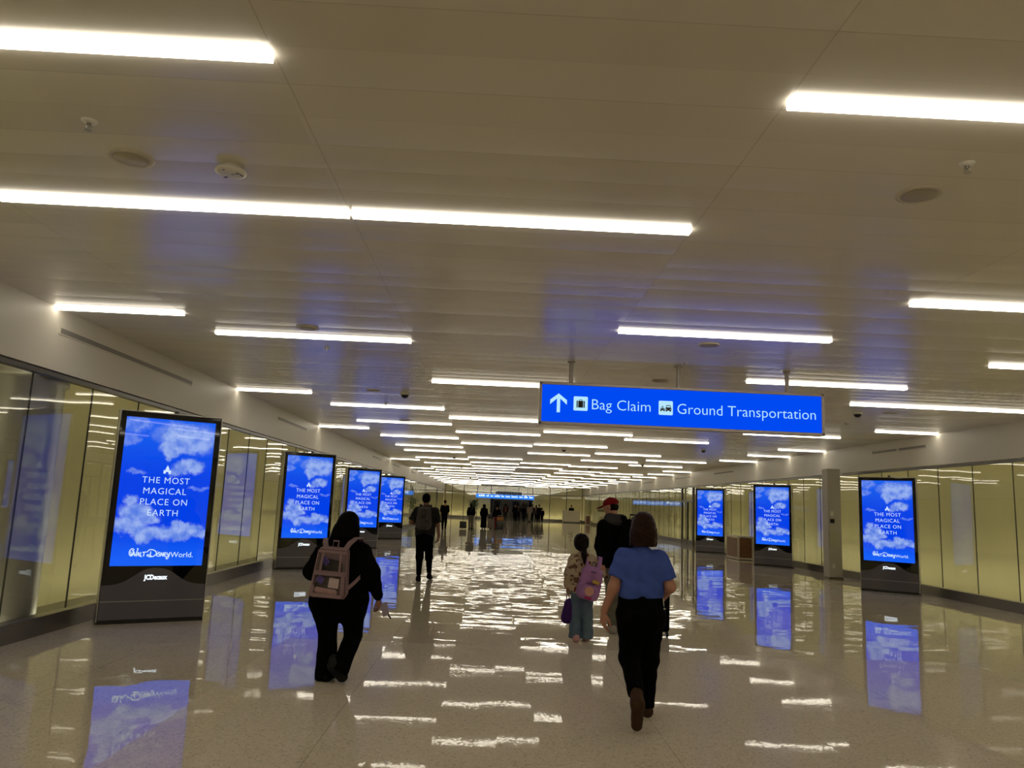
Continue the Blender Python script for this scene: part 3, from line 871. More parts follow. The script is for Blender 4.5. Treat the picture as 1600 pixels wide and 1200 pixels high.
class Body:
    """A list of round-cone and ellipsoid volumes blended into one continuous surface."""
    def __init__(s, k=0.03): s.ops = []; s.k = k; s.cuts = []; s.wr = None
    def cap(s, a, b, ra, rb=None, sq=None, k=None, cut=None, sub=False):
        s.ops.append(('c', V3(a), V3(b), ra, ra if rb is None else rb, sq, s.k if k is None else k, cut, sub)); return s
    def ell(s, c, r, rot=None, k=None, cut=None, sub=False):
        R = np.array(Euler(rot).to_matrix()) if rot else np.eye(3)
        s.ops.append(('e', V3(c), V3(r), R, None, None, s.k if k is None else k, cut, sub)); return s
    def cut(s, p, n): s.cuts.append((V3(p), V3(n) / np.linalg.norm(n))); return s
    def wrinkle(s, amp, freq): s.wr = (amp, freq); return s
    def mesh(s, name, vox, m, parent=None):
        lo = np.full(3, 1e9); hi = -lo
        for o in s.ops:
            if o[8]: continue
            if o[0] == 'c':
                r = max(o[3], o[4]); l = np.minimum(o[1], o[2]) - r; h = np.maximum(o[1], o[2]) + r
            else:
                r = o[2].max(); l = o[1] - r; h = o[1] + r
            lo = np.minimum(lo, l); hi = np.maximum(hi, h)
        lo -= 3 * vox; hi += 3 * vox
        n = np.ceil((hi - lo) / vox).astype(int) + 1
        F = np.full(n, 1.0, np.float32)
        ax = [lo[i] + vox * np.arange(n[i]) for i in range(3)]
        for o in s.ops:
            k = o[6]
            if o[0] == 'c': r = max(o[3], o[4]); l = np.minimum(o[1], o[2]) - r; h = np.maximum(o[1], o[2]) + r
            else: r = o[2].max(); l = o[1] - r; h = o[1] + r
            mg = k + 2 * vox
            i0 = np.clip(np.floor((l - mg - lo) / vox).astype(int), 0, n); i1 = np.clip(np.ceil((h + mg - lo) / vox).astype(int) + 1, 0, n)
            if np.any(i1 <= i0): continue
            sl = tuple(slice(a, b) for a, b in zip(i0, i1))
            P = np.stack(np.meshgrid(*[ax[i][sl[i]] for i in range(3)], indexing='ij'), -1)
            if o[0] == 'c':
                a, b = o[1], o[2]; ba = b - a; L2 = max(ba @ ba, 1e-9)
                t = np.clip(((P - a) @ ba) / L2, 0, 1)
                q = P - (a + t[..., None] * ba)
                sc = 1.0
                if o[5] is not None:
                    nn = V3(o[5][:3]); nn /= np.linalg.norm(nn); f = o[5][3]
                    d_ = q @ nn
                    q = q + (d_ * (1 / f - 1))[..., None] * nn
                    sc = min(1.0, (f + 1) / 2)
                d = (np.sqrt((q * q).sum(-1)) - (o[3] + (o[4] - o[3]) * t)) * sc
            else:
                q = (P - o[1]) @ o[3]
                k0 = np.sqrt(((q / o[2]) ** 2).sum(-1)); k1 = np.sqrt(((q / o[2] ** 2) ** 2).sum(-1)) + 1e-9
                d = k0 * (k0 - 1) / k1
            if o[7] is not None:
                for (cp, cn) in (o[7] if isinstance(o[7], list) else [o[7]]):
                    cn = V3(cn) / np.linalg.norm(cn)
                    d = np.maximum(d, (P - V3(cp)) @ cn)
            A = F[sl]
            if o[8]:
                F[sl] = np.maximum(A, -d)
            elif k > 0:
                hh = np.maximum(k - np.abs(A - d), 0) / k
                F[sl] = np.minimum(A, d) - hh * hh * k * 0.25
            else:
                F[sl] = np.minimum(A, d)
        if s.wr or s.cuts:
            P = np.stack(np.meshgrid(*ax, indexing='ij'), -1)
            if s.wr:
                a, f = s.wr
                x, y, z = P[..., 0] * f, P[..., 1] * f, P[..., 2] * f
                F += a * (np.sin(x * 1.3 + 2 * np.sin(z * 0.9)) * np.sin(z * 1.1 + 1.7 * np.sin(y * 0.8 + x)) + 0.6 * np.sin(z * 2.3 + 1.2 * x - y))
            for cp, cn in s.cuts:
                F = np.maximum(F, (P - cp) @ cn)
        F[0] = F[-1] = 1; F[:, 0] = F[:, -1] = 1; F[:, :, 0] = F[:, :, -1] = 1
        return nets(name, F, lo, vox, m, parent)

def nets(name, F, lo, vox, m, parent):
    S = F < 0
    c = S[:-1, :-1, :-1].astype(np.int8)
    tot = np.zeros(c.shape, np.int8)
    for i in (0, 1):
        for j in (0, 1):
            for k in (0, 1):
                tot += S[i:S.shape[0] - 1 + i, j:S.shape[1] - 1 + j, k:S.shape[2] - 1 + k]
    I = np.argwhere((tot > 0) & (tot < 8))
    vid = np.full(c.shape, -1, np.int32); vid[I[:, 0], I[:, 1], I[:, 2]] = np.arange(len(I))
    acc = np.zeros((len(I), 3)); cnt = np.zeros(len(I))
    cor = [(i, j, k) for i in (0, 1) for j in (0, 1) for k in (0, 1)]
    val = {q: F[I[:, 0] + q[0], I[:, 1] + q[1], I[:, 2] + q[2]].astype(float) for q in cor}
    for a in cor:
        for ax_ in range(3):
            if a[ax_] == 0:
                b = list(a); b[ax_] = 1; b = tuple(b)
                va, vb = val[a], val[b]
                cr = (va < 0) != (vb < 0)
                t = np.where(cr, va / np.where(cr, va - vb, 1), 0)
                p = np.array(a, float)[None] + t[:, None] * (np.array(b) - np.array(a))[None]
                acc[cr] += p[cr]; cnt[cr] += 1
    co = (I + acc / cnt[:, None]) * vox + lo
    faces = []
    for ax_ in range(3):
        u, v = (ax_ + 1) % 3, (ax_ + 2) % 3
        sl0 = [slice(None)] * 3; sl1 = [slice(None)] * 3
        sl0[ax_] = slice(0, -1); sl1[ax_] = slice(1, None)
        A = S[tuple(sl0)]; B = S[tuple(sl1)]
        E = np.argwhere(A != B)
        E = E[(E[:, u] > 0) & (E[:, v] > 0) & (E[:, u] < S.shape[u] - 1) & (E[:, v] < S.shape[v] - 1)]
        flip = A[E[:, 0], E[:, 1], E[:, 2]]
        ids = []
        for du, dv in ((-1, -1), (0, -1), (0, 0), (-1, 0)):
            q = E.copy(); q[:, u] += du; q[:, v] += dv
            ids.append(vid[q[:, 0], q[:, 1], q[:, 2]])
        Q = np.stack(ids, 1)
        Q[~flip] = Q[~flip][:, ::-1]
        faces.append(Q)
    Q = np.concatenate(faces)
    Q = Q[(Q >= 0).all(1)]
    me = bpy.data.meshes.new(name)
    me.vertices.add(len(co)); me.vertices.foreach_set('co', co.ravel())
    me.loops.add(Q.size); me.loops.foreach_set('vertex_index', Q.ravel().astype(np.int32))
    me.polygons.add(len(Q)); me.polygons.foreach_set('loop_start', np.arange(0, Q.size, 4, dtype=np.int32))
    me.update(calc_edges=True); me.validate()
    me.shade_smooth()
    return link(name, me, m, parent)

def unit(v): v = V3(v); return v / np.linalg.norm(v)

def hand(B, wrist, d, palm, s=1.0, curl=0.35, thumb=1.0):
    """Palm, four bent fingers and a thumb. d: towards the fingertips, palm: the way the palm faces, thumb: side sign of d x palm."""
    w = V3(wrist); d = unit(d); pn = V3(palm); pn = unit(pn - d * (pn @ d)); side = np.cross(d, pn) * thumb
    B.cap(w - d * 0.02 * s, w + d * 0.03 * s, 0.025 * s, 0.024 * s, (*pn, 0.72), k=0.02 * s)
    for i, (off, ln) in enumerate(((0.030, 0.072), (0.010, 0.080), (-0.010, 0.075), (-0.029, 0.060))):
        kn = w + d * (0.088 - 0.004 * abs(i - 1)) * s + side * off * s
        B.cap(w + d * 0.02 * s + side * off * 0.6 * s, kn, 0.0125 * s, 0.0115 * s, k=0.012 * s)
        p = kn; ang = 0.25 + 0.12 * i * curl
        for seg, fr in enumerate((0.46, 0.31, 0.23)):
            ang += curl * (0.55 if seg == 0 else 0.75)
            q = p + (d * math.cos(ang) + pn * math.sin(ang)) * ln * fr * s
            B.cap(p, q, (0.0098 - 0.0010 * seg) * s, (0.0090 - 0.0010 * seg) * s, k=0.004 * s)
            p = q
    t0 = w + d * 0.025 * s + side * 0.020 * s + pn * 0.006 * s
    t1 = t0 + (d * 0.60 + side * 0.55 + pn * 0.35) * 0.042 * s
    t2 = t1 + (d * 0.88 + side * 0.15 + pn * 0.40) * 0.032 * s
    t3 = t2 + (d * 0.92 - side * 0.08 + pn * 0.35) * 0.024 * s
    B.cap(t0, t1, 0.014 * s, 0.0115 * s, k=0.012 * s); B.cap(t1, t2, 0.0110 * s, 0.0100 * s, k=0.004 * s); B.cap(t2, t3, 0.0100 * s, 0.0082 * s, k=0.003 * s)

def head(B, c, s=1.0, yaw=0.0, pitch=0.0):
    """Skull, jaw, nose, lips, brow and ears; returns a function from face coordinates (x right, y ahead, z up) to body coordinates."""
    R = np.array(Euler((pitch, 0, yaw)).to_matrix())
    T = lambda p: V3(c) + R @ (V3(p) * s)
    rot = (pitch, 0, yaw)
    B.ell(T((0, -0.008, 0.022)), V3((0.074, 0.094, 0.088)) * s, rot, k=0.02)
    B.ell(T((0, 0.024, -0.045)), V3((0.058, 0.066, 0.066)) * s, rot, k=0.03)
    B.ell(T((0, 0.066, -0.088)), V3((0.026, 0.022, 0.020)) * s, rot, k=0.02)
    B.cap(T((-0.034, 0.077, 0.022)), T((0.034, 0.077, 0.022)), 0.013 * s, k=0.012)
    B.cap(T((0, 0.086, 0.012)), T((0, 0.106, -0.026)), 0.008 * s, 0.012 * s, k=0.010)
    B.cap(T((-0.017, 0.082, -0.058)), T((0.017, 0.082, -0.058)), 0.009 * s, k=0.006)
    for sx_ in (-1, 1):
        B.ell(T((sx_ * 0.030, 0.084, 0.004)), V3((0.015, 0.012, 0.010)) * s, rot, sub=True)
        B.ell(T((sx_ * 0.030, 0.074, 0.003)), V3((0.013, 0.013, 0.011)) * s, rot, k=0.003)
        B.ell(T((sx_ * 0.077, -0.006, -0.008)), V3((0.010, 0.020, 0.033)) * s, (pitch, 0, yaw + sx_ * 0.35), k=0.008)
    return T

def eyes(parent, T, s=1.0):
    for sx_ in (-1, 1):
        bm = bmesh.new(); bmesh.ops.create_uvsphere(bm, u_segments=14, v_segments=10, radius=0.0085 * s)
        o = from_bm('eye', bm, M['eye'], parent, True); o.location = T((sx_ * 0.030, 0.081, 0.003))

def shoe(B, heel, toe, up=(0, 0, 1), r=0.040, h=0.05, k=0.03):
    heel, toe, up = V3(heel), V3(toe), unit(up)
    d = unit(toe - heel); up = unit(up - d * (up @ d)); L = np.linalg.norm(toe - heel)
    c = (heel, -up)
    B.cap(heel + up * 0.032 + d * 0.035, heel + up * 0.030 + d * (L - 0.035), r * 0.92, r, (*up, 0.9), k=k, cut=c)
    B.cap(heel + up * 0.055 + d * 0.045, heel + up * 0.040 + d * (L * 0.62), r * 0.86, r * 0.8, k=k, cut=c)
    B.cap(heel + up * 0.045 + d * 0.045, heel + up * (0.05 + h) + d * 0.055, r * 0.95, r * 0.95, k=k, cut=c)

SKIN = (0.36, 0.19, 0.12)
M.update(
    skin=mat('skin_light', (0.4347, 0.2173, 0.1530), 0.5, spec=0.3, vary=0.08, vscale=30), skin_b=mat('skin_tan', (0.2550, 0.1275, 0.0825), 0.5, spec=0.3, vary=0.08, vscale=30),
    eye=mat('eye_dark', (0.03, 0.02, 0.015), 0.15),
    hair_black=mat('hair_black', (0.0018, 0.0015, 0.0015), 0.6, spec=0.05, vary=0.5, vscale=60), hair_brown=mat('hair_brown', (0.0198, 0.0067, 0.0032), 0.45, spec=0.15, vary=0.45, vscale=50),
    hair_dark=mat('hair_dark_brown', (0.0050, 0.0022, 0.0016), 0.5, spec=0.12, vary=0.5, vscale=60),
    blue=mat('blue_cotton', (0.0588, 0.1050, 0.4304), 0.85, spec=0.15, vary=0.12, vscale=9), cblack=mat('black_cloth', (0.0022, 0.0022, 0.0026), 0.9, spec=0.06, vary=0.3, vscale=12),
    cblack2=mat('black_knit', (0.0032, 0.0030, 0.0034), 0.95, spec=0.06, vary=0.3, vscale=12), charcoal=mat('charcoal_cloth', (0.0208, 0.0200, 0.0208), 0.9, spec=0.1, vary=0.2, vscale=14),
    boot=mat('brown_boot', (0.0510, 0.0255, 0.0120), 0.6, spec=0.2, vary=0.25, vscale=18), shoe_black=mat('black_shoe', (0.004, 0.004, 0.004), 0.6, spec=0.15), sneaker=mat('grey_sneaker', (0.3150, 0.2925, 0.2587), 0.6, vary=0.3, vscale=25),
    pink=mat('pink_shoe', (0.5120, 0.2720, 0.3040), 0.6, vary=0.2, vscale=25), denim=mat('blue_denim', (0.1064, 0.1540, 0.2184), 0.85, spec=0.15, vary=0.25, vscale=10),
    khaki=mat('grey_green_cloth', (0.1568, 0.1510, 0.1197), 0.85, spec=0.15, vary=0.2, vscale=10), hood=mat('grey_jersey', (0.0473, 0.0455, 0.0510), 0.9, spec=0.1, vary=0.15, vscale=14),
    red=mat('red_cap', (0.1750, 0.0050, 0.0088), 0.75, spec=0.15, vary=0.1, vscale=20), lilac=mat('lilac_nylon', (0.3640, 0.1768, 0.4160), 0.6, spec=0.2, vary=0.08, vscale=15), lilac_d=mat('lilac_trim', (0.1190, 0.0560, 0.1540), 0.6, spec=0.2),
    purple=mat('purple_vinyl', (0.0400, 0.0096, 0.1200), 0.4, spec=0.2, vary=0.15, vscale=10), peach=mat('peach_patch', (0.6188, 0.3276, 0.2548), 0.7), yellow=mat('yellow_patch', (0.5070, 0.3315, 0.0585), 0.6), magenta=mat('magenta_tab', (0.3080, 0.0084, 0.1050), 0.6),
    trim_pink=mat('mauve_webbing', (0.2660, 0.1805, 0.1995), 0.6, spec=0.2), paper=mat('white_paper', (0.7168, 0.6048, 0.5600), 0.7), pouch=mat('purple_pouch', (0.0878, 0.0585, 0.3315), 0.5), wrap=mat('pink_wrap', (0.4256, 0.2793, 0.2660), 0.5, vary=0.4, vscale=12),
    grey_bag=mat('grey_nylon', (0.0648, 0.0612, 0.0576), 0.7, spec=0.15, vary=0.12, vscale=12), grey_dark=mat('dark_grey_nylon', (0.014, 0.013, 0.013), 0.7, spec=0.15),
    pvc=glass_material('clear_vinyl', (0.90, 0.86, 0.90), 0.0, 0.06), beige_cloth=mat('beige_cloth', (0.10, 0.088, 0.07), 0.85), red_cloth=mat('red_trousers', (0.11, 0.006, 0.014), 0.85), orange=mat('amber_bag', (0.26, 0.11, 0.012), 0.6),
    pale_cloth=mat('pale_cloth', (0.17, 0.15, 0.125), 0.85), maroon=mat('maroon_cloth', (0.025, 0.006, 0.005), 0.85, spec=0.1), navy=mat('navy_cloth', (0.004, 0.005, 0.010), 0.85, spec=0.1), phone=mat('phone_case', (0.3600, 0.3200, 0.4200), 0.4),
)
def floral_material():
    m = mat('floral_fleece', (0.5, 0.42, 0.32), 0.9, spec=0.1); g = NT(m); b = m.node_tree.nodes['Principled BSDF']
    p = g.n('ShaderNodeTexCoord').outputs['Object']
    a = g.noise(p, 13.0, 2.0, 0.5).outputs['Fac']; c2 = g.noise(g.vmath('ADD', p, (5, 3, 1)), 16.0, 2.0, 0.5).outputs['Fac']
    c = g.mix(g.step(a, 0.56, 0.62), (0.44, 0.355, 0.255, 1), (0.16, 0.088, 0.06, 1))
    c = g.mix(g.step(c2, 0.62, 0.66), c, (0.12, 0.022, 0.022, 1))
    g.put(b.inputs['Base Color'], c); return m
M['floral'] = floral_material()

def person_root(B, vox, skin, loc, label, group=None):
    o = B.mesh('person', vox, skin); o.location = loc
    return props(o, label, 'person', group)

# ---------- woman in the blue T-shirt (nearest on the right)
Z = (0, 1, 0)
B = Body(0.03)
T = head(B, (0.012, 0.015, 1.485), 0.98, 0.0, -0.05)
B.cap((0.008, -0.005, 1.40), (0.004, -0.012, 1.28), 0.048, 0.055)
B.cap((-0.12, 0, 1.25), (0.12, 0, 1.25), 0.05, 0.05, (*Z, 0.9)); B.cap((0, 0, 1.22), (0, 0, 0.90), 0.105, 0.115, (*Z, 0.7))
B.cap((-0.155, 0, 1.25), (-0.218, -0.03, 1.01), 0.047, 0.043); B.cap((-0.218, -0.03, 1.01), (-0.283, 0.01, 0.825), 0.042, 0.029, k=0.03)
B.cap((0.16, 0, 1.25), (0.222, -0.05, 1.03), 0.047, 0.043); B.cap((0.222, -0.05, 1.03), (0.150, 0.12, 0.87), 0.042, 0.029, k=0.03)
B.cap((-0.085, 0, 0.84), (-0.075, 0.03, 0.47), 0.075, 0.05); B.cap((-0.075, 0.03, 0.47), (-0.076, -0.30, 0.25), 0.05, 0.035)
B.cap((0.085, 0, 0.84), (0.095, 0.12, 0.46), 0.075, 0.05); B.cap((0.095, 0.12, 0.46), (0.095, 0.16, 0.10), 0.05, 0.035)
hand(B, (-0.286, 0.014, 0.812), (-0.06, 0.10, -1), (0.75, 0.35, 0), 1.0, 0.40, 1.0)
hand(B, (0.143, 0.135, 0.858), (-0.55, 0.75, -0.25), (-0.5, -0.5, -0.6), 0.95, 0.7, 1.0)
w1 = person_root(B, 0.0065, M['skin'], (1.222, 6.2, 0), 'woman in a blue T-shirt, black trousers and brown boots, nearest on the right')
eyes(w1, T)
B = Body(0.035)
B.cap((-0.135, -0.005, 1.262), (0.135, -0.005, 1.262), 0.048, 0.048, (*Z, 1.0)); B.cap((0, -0.01, 1.30), (0, 0, 1.26), 0.065, 0.09)
B.cap((-0.07, -0.012, 1.16), (-0.07, -0.012, 1.00), 0.105, 0.100, (*Z, 0.95)); B.cap((0.07, -0.012, 1.16), (0.07, -0.012, 1.00), 0.105, 0.100, (*Z, 0.95))
B.cap((-0.075, -0.01, 1.0), (-0.075, -0.01, 0.92), 0.098, 0.098); B.cap((0.075, -0.01, 1.0), (0.075, -0.01, 0.88), 0.098, 0.100)
B.cap((-0.155, -0.003, 1.245), (-0.220, -0.03, 1.03), 0.060, 0.068, k=0.04, cut=((-0.206, -0.02, 1.085), (-0.29, -0.1, -1)))
B.cap((0.160, -0.003, 1.245), (0.230, -0.045, 1.03), 0.060, 0.068, k=0.04, cut=((0.217, -0.03, 1.085), (0.31, -0.1, -1)))
B.cut((0, 0, 0.935), (0.06, 0, -1)); B.cut((0, 0.02, 1.335), (0, 0.25, 1)); B.wrinkle(0.0035, 26)
B.mesh('t_shirt', 0.0075, M['blue'], w1)
B = Body(0.05)
B.cap((-0.075, -0.005, 0.90), (0.075, -0.005, 0.90), 0.105, 0.105); B.cap((-0.07, -0.03, 0.80), (0.07, -0.03, 0.80), 0.118, 0.118)
B.cap((-0.088, -0.01, 0.78), (-0.075, 0.03, 0.47), 0.100, 0.074); B.cap((-0.075, 0.03, 0.47), (-0.076, -0.295, 0.255), 0.074, 0.062, cut=((-0.075, -0.275, 0.27), (0, -0.83, -0.56)))
B.cap((0.090, 0.0, 0.78), (0.098, 0.12, 0.46), 0.100, 0.076); B.cap((0.098, 0.12, 0.46), (0.096, 0.165, 0.08), 0.074, 0.056, cut=((0, 0, 0.075), (0, 0, -1)))
B.cut((0, 0, 0.975), (0, 0, 1)); B.wrinkle(0.003, 22)
B.mesh('trousers', 0.009, M['cblack'], w1)
B = Body(0.03)
shoe(B, (-0.077, -0.385, 0.245), (-0.077, -0.335, 0.02), (0, 0.97, 0.2), 0.042, 0.06); B.cap((-0.076, -0.27, 0.285), (-0.077, -0.335, 0.215), 0.050, 0.046)
B.mesh('boot', 0.006, M['boot'], w1)
B = Body(0.03); shoe(B, (0.096, 0.125, 0.0), (0.104, 0.365, 0.0), (0, 0, 1), 0.042, 0.05); B.mesh('boot', 0.007, M['boot'], w1)
B = Body(0.03)
c = V3((0.012, 0.0, 1.49))
B.ell(c + (0, -0.006, 0.022), (0.090, 0.108, 0.094)); B.ell(c + (0, -0.030, -0.055), (0.107, 0.085, 0.115)); B.cap(c + (-0.065, -0.015, -0.05), c + (-0.082, -0.015, -0.15), 0.034, 0.030); B.cap(c + (0.065, -0.015, -0.05), c + (0.084, -0.015, -0.14), 0.034, 0.030)
B.cap(c + (-0.04, -0.07, -0.05), c + (-0.045, -0.068, -0.15), 0.04, 0.036); B.cap(c + (0.04, -0.07, -0.05), c + (0.045, -0.068, -0.15), 0.04, 0.036)
B.ell(c + (0, 0.105, -0.045), (0.064, 0.085, 0.105), sub=True); B.cut(c + (0, 0, -0.158), (0, 0, -1)); B.wrinkle(0.0022, 70)
B.mesh('hair', 0.006, M['hair_brown'], w1)
bm = bmesh.new(); add_band(bm, [(0.165, -0.055, 0.945), (0.168, -0.075, 0.88)], (0, 1, 0), 0.02, 0.006); add_lathe(bm, [(0, -0.006), (0.012, -0.006), (0.012, 0.006), (0, 0.006)], (0.170, -0.08, 0.865), 12)
from_bm('key_clip', bm, M['chrome'], w1)

# ---------- woman in black with the clear backpack (nearest on the left)
B = Body(0.03)
T = head(B, (0.04, 0.03, 1.375), 0.98, -0.08, -0.25)
B.cap((0.03, 0.0, 1.30), (0.02, -0.01, 1.17), 0.05, 0.06); B.cap((-0.13, 0, 1.12), (0.14, 0, 1.14), 0.06, 0.06); B.cap((0, 0, 1.1), (0.01, 0, 0.78), 0.15, 0.17, (*Z, 0.8))
B.cap((-0.17, 0, 1.12), (-0.26, 0.0, 0.93), 0.05, 0.045); B.cap((-0.26, 0.0, 0.93), (-0.20, 0.22, 0.95), 0.045, 0.03)
B.cap((0.18, 0, 1.13), (0.29, -0.02, 0.93), 0.05, 0.045); B.cap((0.29, -0.02, 0.93), (0.345, 0.05, 0.73), 0.045, 0.029)
B.cap((-0.11, 0, 0.72), (-0.078, 0.02, 0.38), 0.09, 0.05); B.cap((-0.078, 0.02, 0.38), (-0.060, 0.02, 0.09), 0.05, 0.04)
B.cap((0.125, 0, 0.72), (0.150, 0.05, 0.39), 0.09, 0.05); B.cap((0.150, 0.05, 0.39), (0.085, -0.125, 0.16), 0.05, 0.036)
hand(B, (0.352, 0.06, 0.715), (0.18, 0.25, -0.95), (-0.85, 0.3, 0), 0.92, 0.75, -1.0)
hand(B, (-0.195, 0.235, 0.955), (0.5, 0.8, 0.2), (0.3, -0.2, 0.9), 0.92, 0.6, 1.0)
w2 = person_root(B, 0.0065, M['skin_b'], (-1.335, 7.2, 0), 'woman all in black with long black hair and clear backpack, nearest on the left')
eyes(w2, T)
B = Body(0.05)
B.cap((-0.15, -0.005, 1.10), (0.15, -0.005, 1.125), 0.085, 0.085); B.cap((-0.085, -0.01, 1.02), (-0.09, -0.005, 0.76), 0.145, 0.150, (*Z, 0.92)); B.cap((0.095, -0.01, 1.02), (0.10, -0.005, 0.76), 0.145, 0.150, (*Z, 0.92))
B.cap((-0.18, 0.0, 1.10), (-0.262, 0.0, 0.945), 0.082, 0.072, k=0.05); B.cap((-0.262, 0.0, 0.945), (-0.20, 0.22, 0.95), 0.070, 0.046)
B.cap((0.19, 0.0, 1.12), (0.285, -0.02, 0.94), 0.085, 0.075, k=0.05); B.cap((0.285, -0.02, 0.94), (0.345, 0.045, 0.755), 0.072, 0.048)
B.cap((0.335, 0.04, 0.765), (0.35, 0.055, 0.735), 0.042, 0.040, k=0.01); B.cap((-0.02, -0.06, 1.17), (0.07, -0.06, 1.18), 0.055, 0.055)
B.cut((0, 0, 0.70), (0, 0, -1)); B.wrinkle(0.004, 20)
B.mesh('hoodie', 0.009, M['cblack2'], w2)
B = Body(0.06)
B.cap((-0.11, -0.01, 0.76), (0.125, -0.01, 0.76), 0.138, 0.138); B.cap((-0.10, -0.02, 0.68), (0.115, -0.02, 0.68), 0.148, 0.150)
B.cap((-0.112, 0, 0.66), (-0.078, 0.02, 0.38), 0.128, 0.080); B.cap((-0.078, 0.02, 0.38), (-0.060, 0.02, 0.02), 0.080, 0.104, k=0.02, cut=((0, 0, 0.022), (0.1, 0, -1)))
B.cap((0.130, 0, 0.66), (0.150, 0.05, 0.39), 0.125, 0.080); B.cap((0.150, 0.05, 0.39), (0.082, -0.14, 0.13), 0.078, 0.084, k=0.02, cut=((0.085, -0.15, 0.100), (-0.2, -0.5, -0.85)))
B.wrinkle(0.003, 18); B.mesh('trousers', 0.009, M['cblack'], w2)
B = Body(0.03); shoe(B, (-0.050, -0.075, 0.0), (-0.058, 0.165, 0.0), (0, 0, 1), 0.044, 0.03); B.mesh('shoe', 0.008, M['shoe_black'], w2)
B = Body(0.03); shoe(B, (0.020, -0.215, 0.165), (0.118, -0.075, 0.012), (-0.25, 0.75, 0.6), 0.050, 0.07); B.mesh('shoe', 0.007, M['charcoal'], w2)
B = Body(0.04); c = V3((0.04, 0.01, 1.385))
B.ell(c + (0, -0.005, 0.012), (0.098, 0.112, 0.102)); B.ell(c + (-0.01, -0.05, -0.10), (0.112, 0.085, 0.15)); B.cap(c + (-0.06, -0.04, -0.08), c + (-0.15, -0.07, -0.28), 0.075, 0.045); B.cap(c + (0.065, -0.02, -0.06), c + (0.085, 0.0, -0.20), 0.040, 0.025)
B.cap(c + (-0.02, -0.07, -0.12), c + (-0.05, -0.085, -0.28), 0.07, 0.04); B.ell(c + (0.005, 0.115, -0.06), (0.062, 0.085, 0.11), sub=True); B.wrinkle(0.0012, 60)
B.mesh('hair', 0.007, M['hair_black'], w2)
# clear backpack
bp = empty('clear_backpack', (-1.375, 6.93, 0.765), 0.06); bp.rotation_euler = (0.03, 0.06, 0.06); bp.scale = (0.90, 0.95, 1.0)
props(bp, 'clear vinyl backpack with mauve edging worn by the woman in black', 'backpack')
bm = bmesh.new(); add_box(bm, (0, 0, 0.205), (0.31, 0.14, 0.41), None, 0.025, 3); from_bm('clear_shell', bm, M['pvc'], bp, True)
bm = bmesh.new(); add_box(bm, (0, 0.066, 0.205), (0.30, 0.012, 0.40), None, 0.004); from_bm('back_panel', bm, M['trim_pink'], bp)
def rrect(x0, x1, z0, z1, y, r=0.03):
    P = []
    for cx, cz, a0 in ((x1 - r, z1 - r, 0), (x0 + r, z1 - r, 90), (x0 + r, z0 + r, 180), (x1 - r, z0 + r, 270)):
        for k in range(5):
            a = math.radians(a0 + k * 22.5); P.append((cx + r * math.cos(a), y, cz + r * math.sin(a)))
    return P + [P[0]]
bm = bmesh.new(); add_tube(bm, rrect(-0.152, 0.152, 0.0, 0.41, -0.070), 0.008); add_tube(bm, rrect(-0.152, 0.152, 0.0, 0.41, 0.060), 0.008)
for x in (-0.152, 0.152): add_tube(bm, [(x, -0.07, 0.05), (x, 0.06, 0.05)], 0.006)
add_band(bm, [(-0.152, -0.075, 0.385), (0.152, -0.075, 0.385)], (0, 0, 1), 0.022, 0.008); add_band(bm, [(-0.152, -0.072, 0.205), (0.152, -0.072, 0.205)], (0, 0, 1), 0.030, 0.010)
for x in (-0.10, 0.085): add_band(bm, [(x, -0.077, 0.21), (x, -0.078, 0.385)], (1, 0, 0), 0.022, 0.006)
from_bm('edge_binding', bm, M['trim_pink'], bp)
bm = bmesh.new(); add_box(bm, (-0.005, -0.098, 0.10), (0.275, 0.055, 0.19), None, 0.018, 3); fp = from_bm('front_pocket', bm, M['pvc'], bp, True)
bm = bmesh.new(); add_tube(bm, rrect(-0.142, 0.132, 0.008, 0.195, -0.124, 0.025), 0.009)
add_band(bm, [(-0.135, -0.126, 0.10), (-0.135, -0.126, 0.02)], (1, 0, 0), 0.03, 0.004); add_band(bm, [(-0.14, -0.126, 0.022), (0.13, -0.126, 0.022)], (0, 0, 1), 0.022, 0.004); add_band(bm, [(0.122, -0.126, 0.19), (0.122, -0.126, 0.02)], (1, 0, 0), 0.024, 0.004)
from_bm('pocket_binding', bm, M['trim_pink'], fp)
bm = bmesh.new(); add_box(bm, (0.045, -0.105, 0.125), (0.090, 0.004, 0.085), (0, 0.06, 0)); from_bm('paper_card', bm, M['paper'], fp)
bm = bmesh.new(); add_box(bm, (-0.08, -0.098, 0.145), (0.07, 0.03, 0.06), (0, 0.5, 0.2), 0.012); from_bm('purple_pouch', bm, M['pouch'], fp)
bm = bmesh.new(); add_box(bm, (-0.02, -0.098, 0.052), (0.20, 0.03, 0.05), (0, 0.08, 0), 0.015); from_bm('pink_wrapper', bm, M['wrap'], fp)
bm = bmesh.new(); add_box(bm, (-0.02, 0.02, 0.17), (0.22, 0.06, 0.28), (0, 0.1, 0), 0.03); from_bm('dark_pouch', bm, M['charcoal'], bp)
bm = bmesh.new(); add_box(bm, (-0.07, -0.045, 0.30), (0.08, 0.02, 0.06), (0.2, 0.7, 0.1), 0.01); from_bm('purple_pouch', bm, M['pouch'], bp)
bm = bmesh.new(); add_tube(bm, [(-0.03, 0.05, 0.41), (-0.03, 0.05, 0.47), (0.03, 0.05, 0.47), (0.03, 0.05, 0.41)], 0.009); from_bm('top_handle', bm, M['trim_pink'], bp)
bm = bmesh.new()
add_band(bm, [(0.10, 0.07, 0.39), (0.155, 0.09, 0.46), (0.215, 0.16, 0.50), (0.26, 0.27, 0.50), (0.27, 0.36, 0.44)], (1, -0.3, 0), 0.055, 0.012)
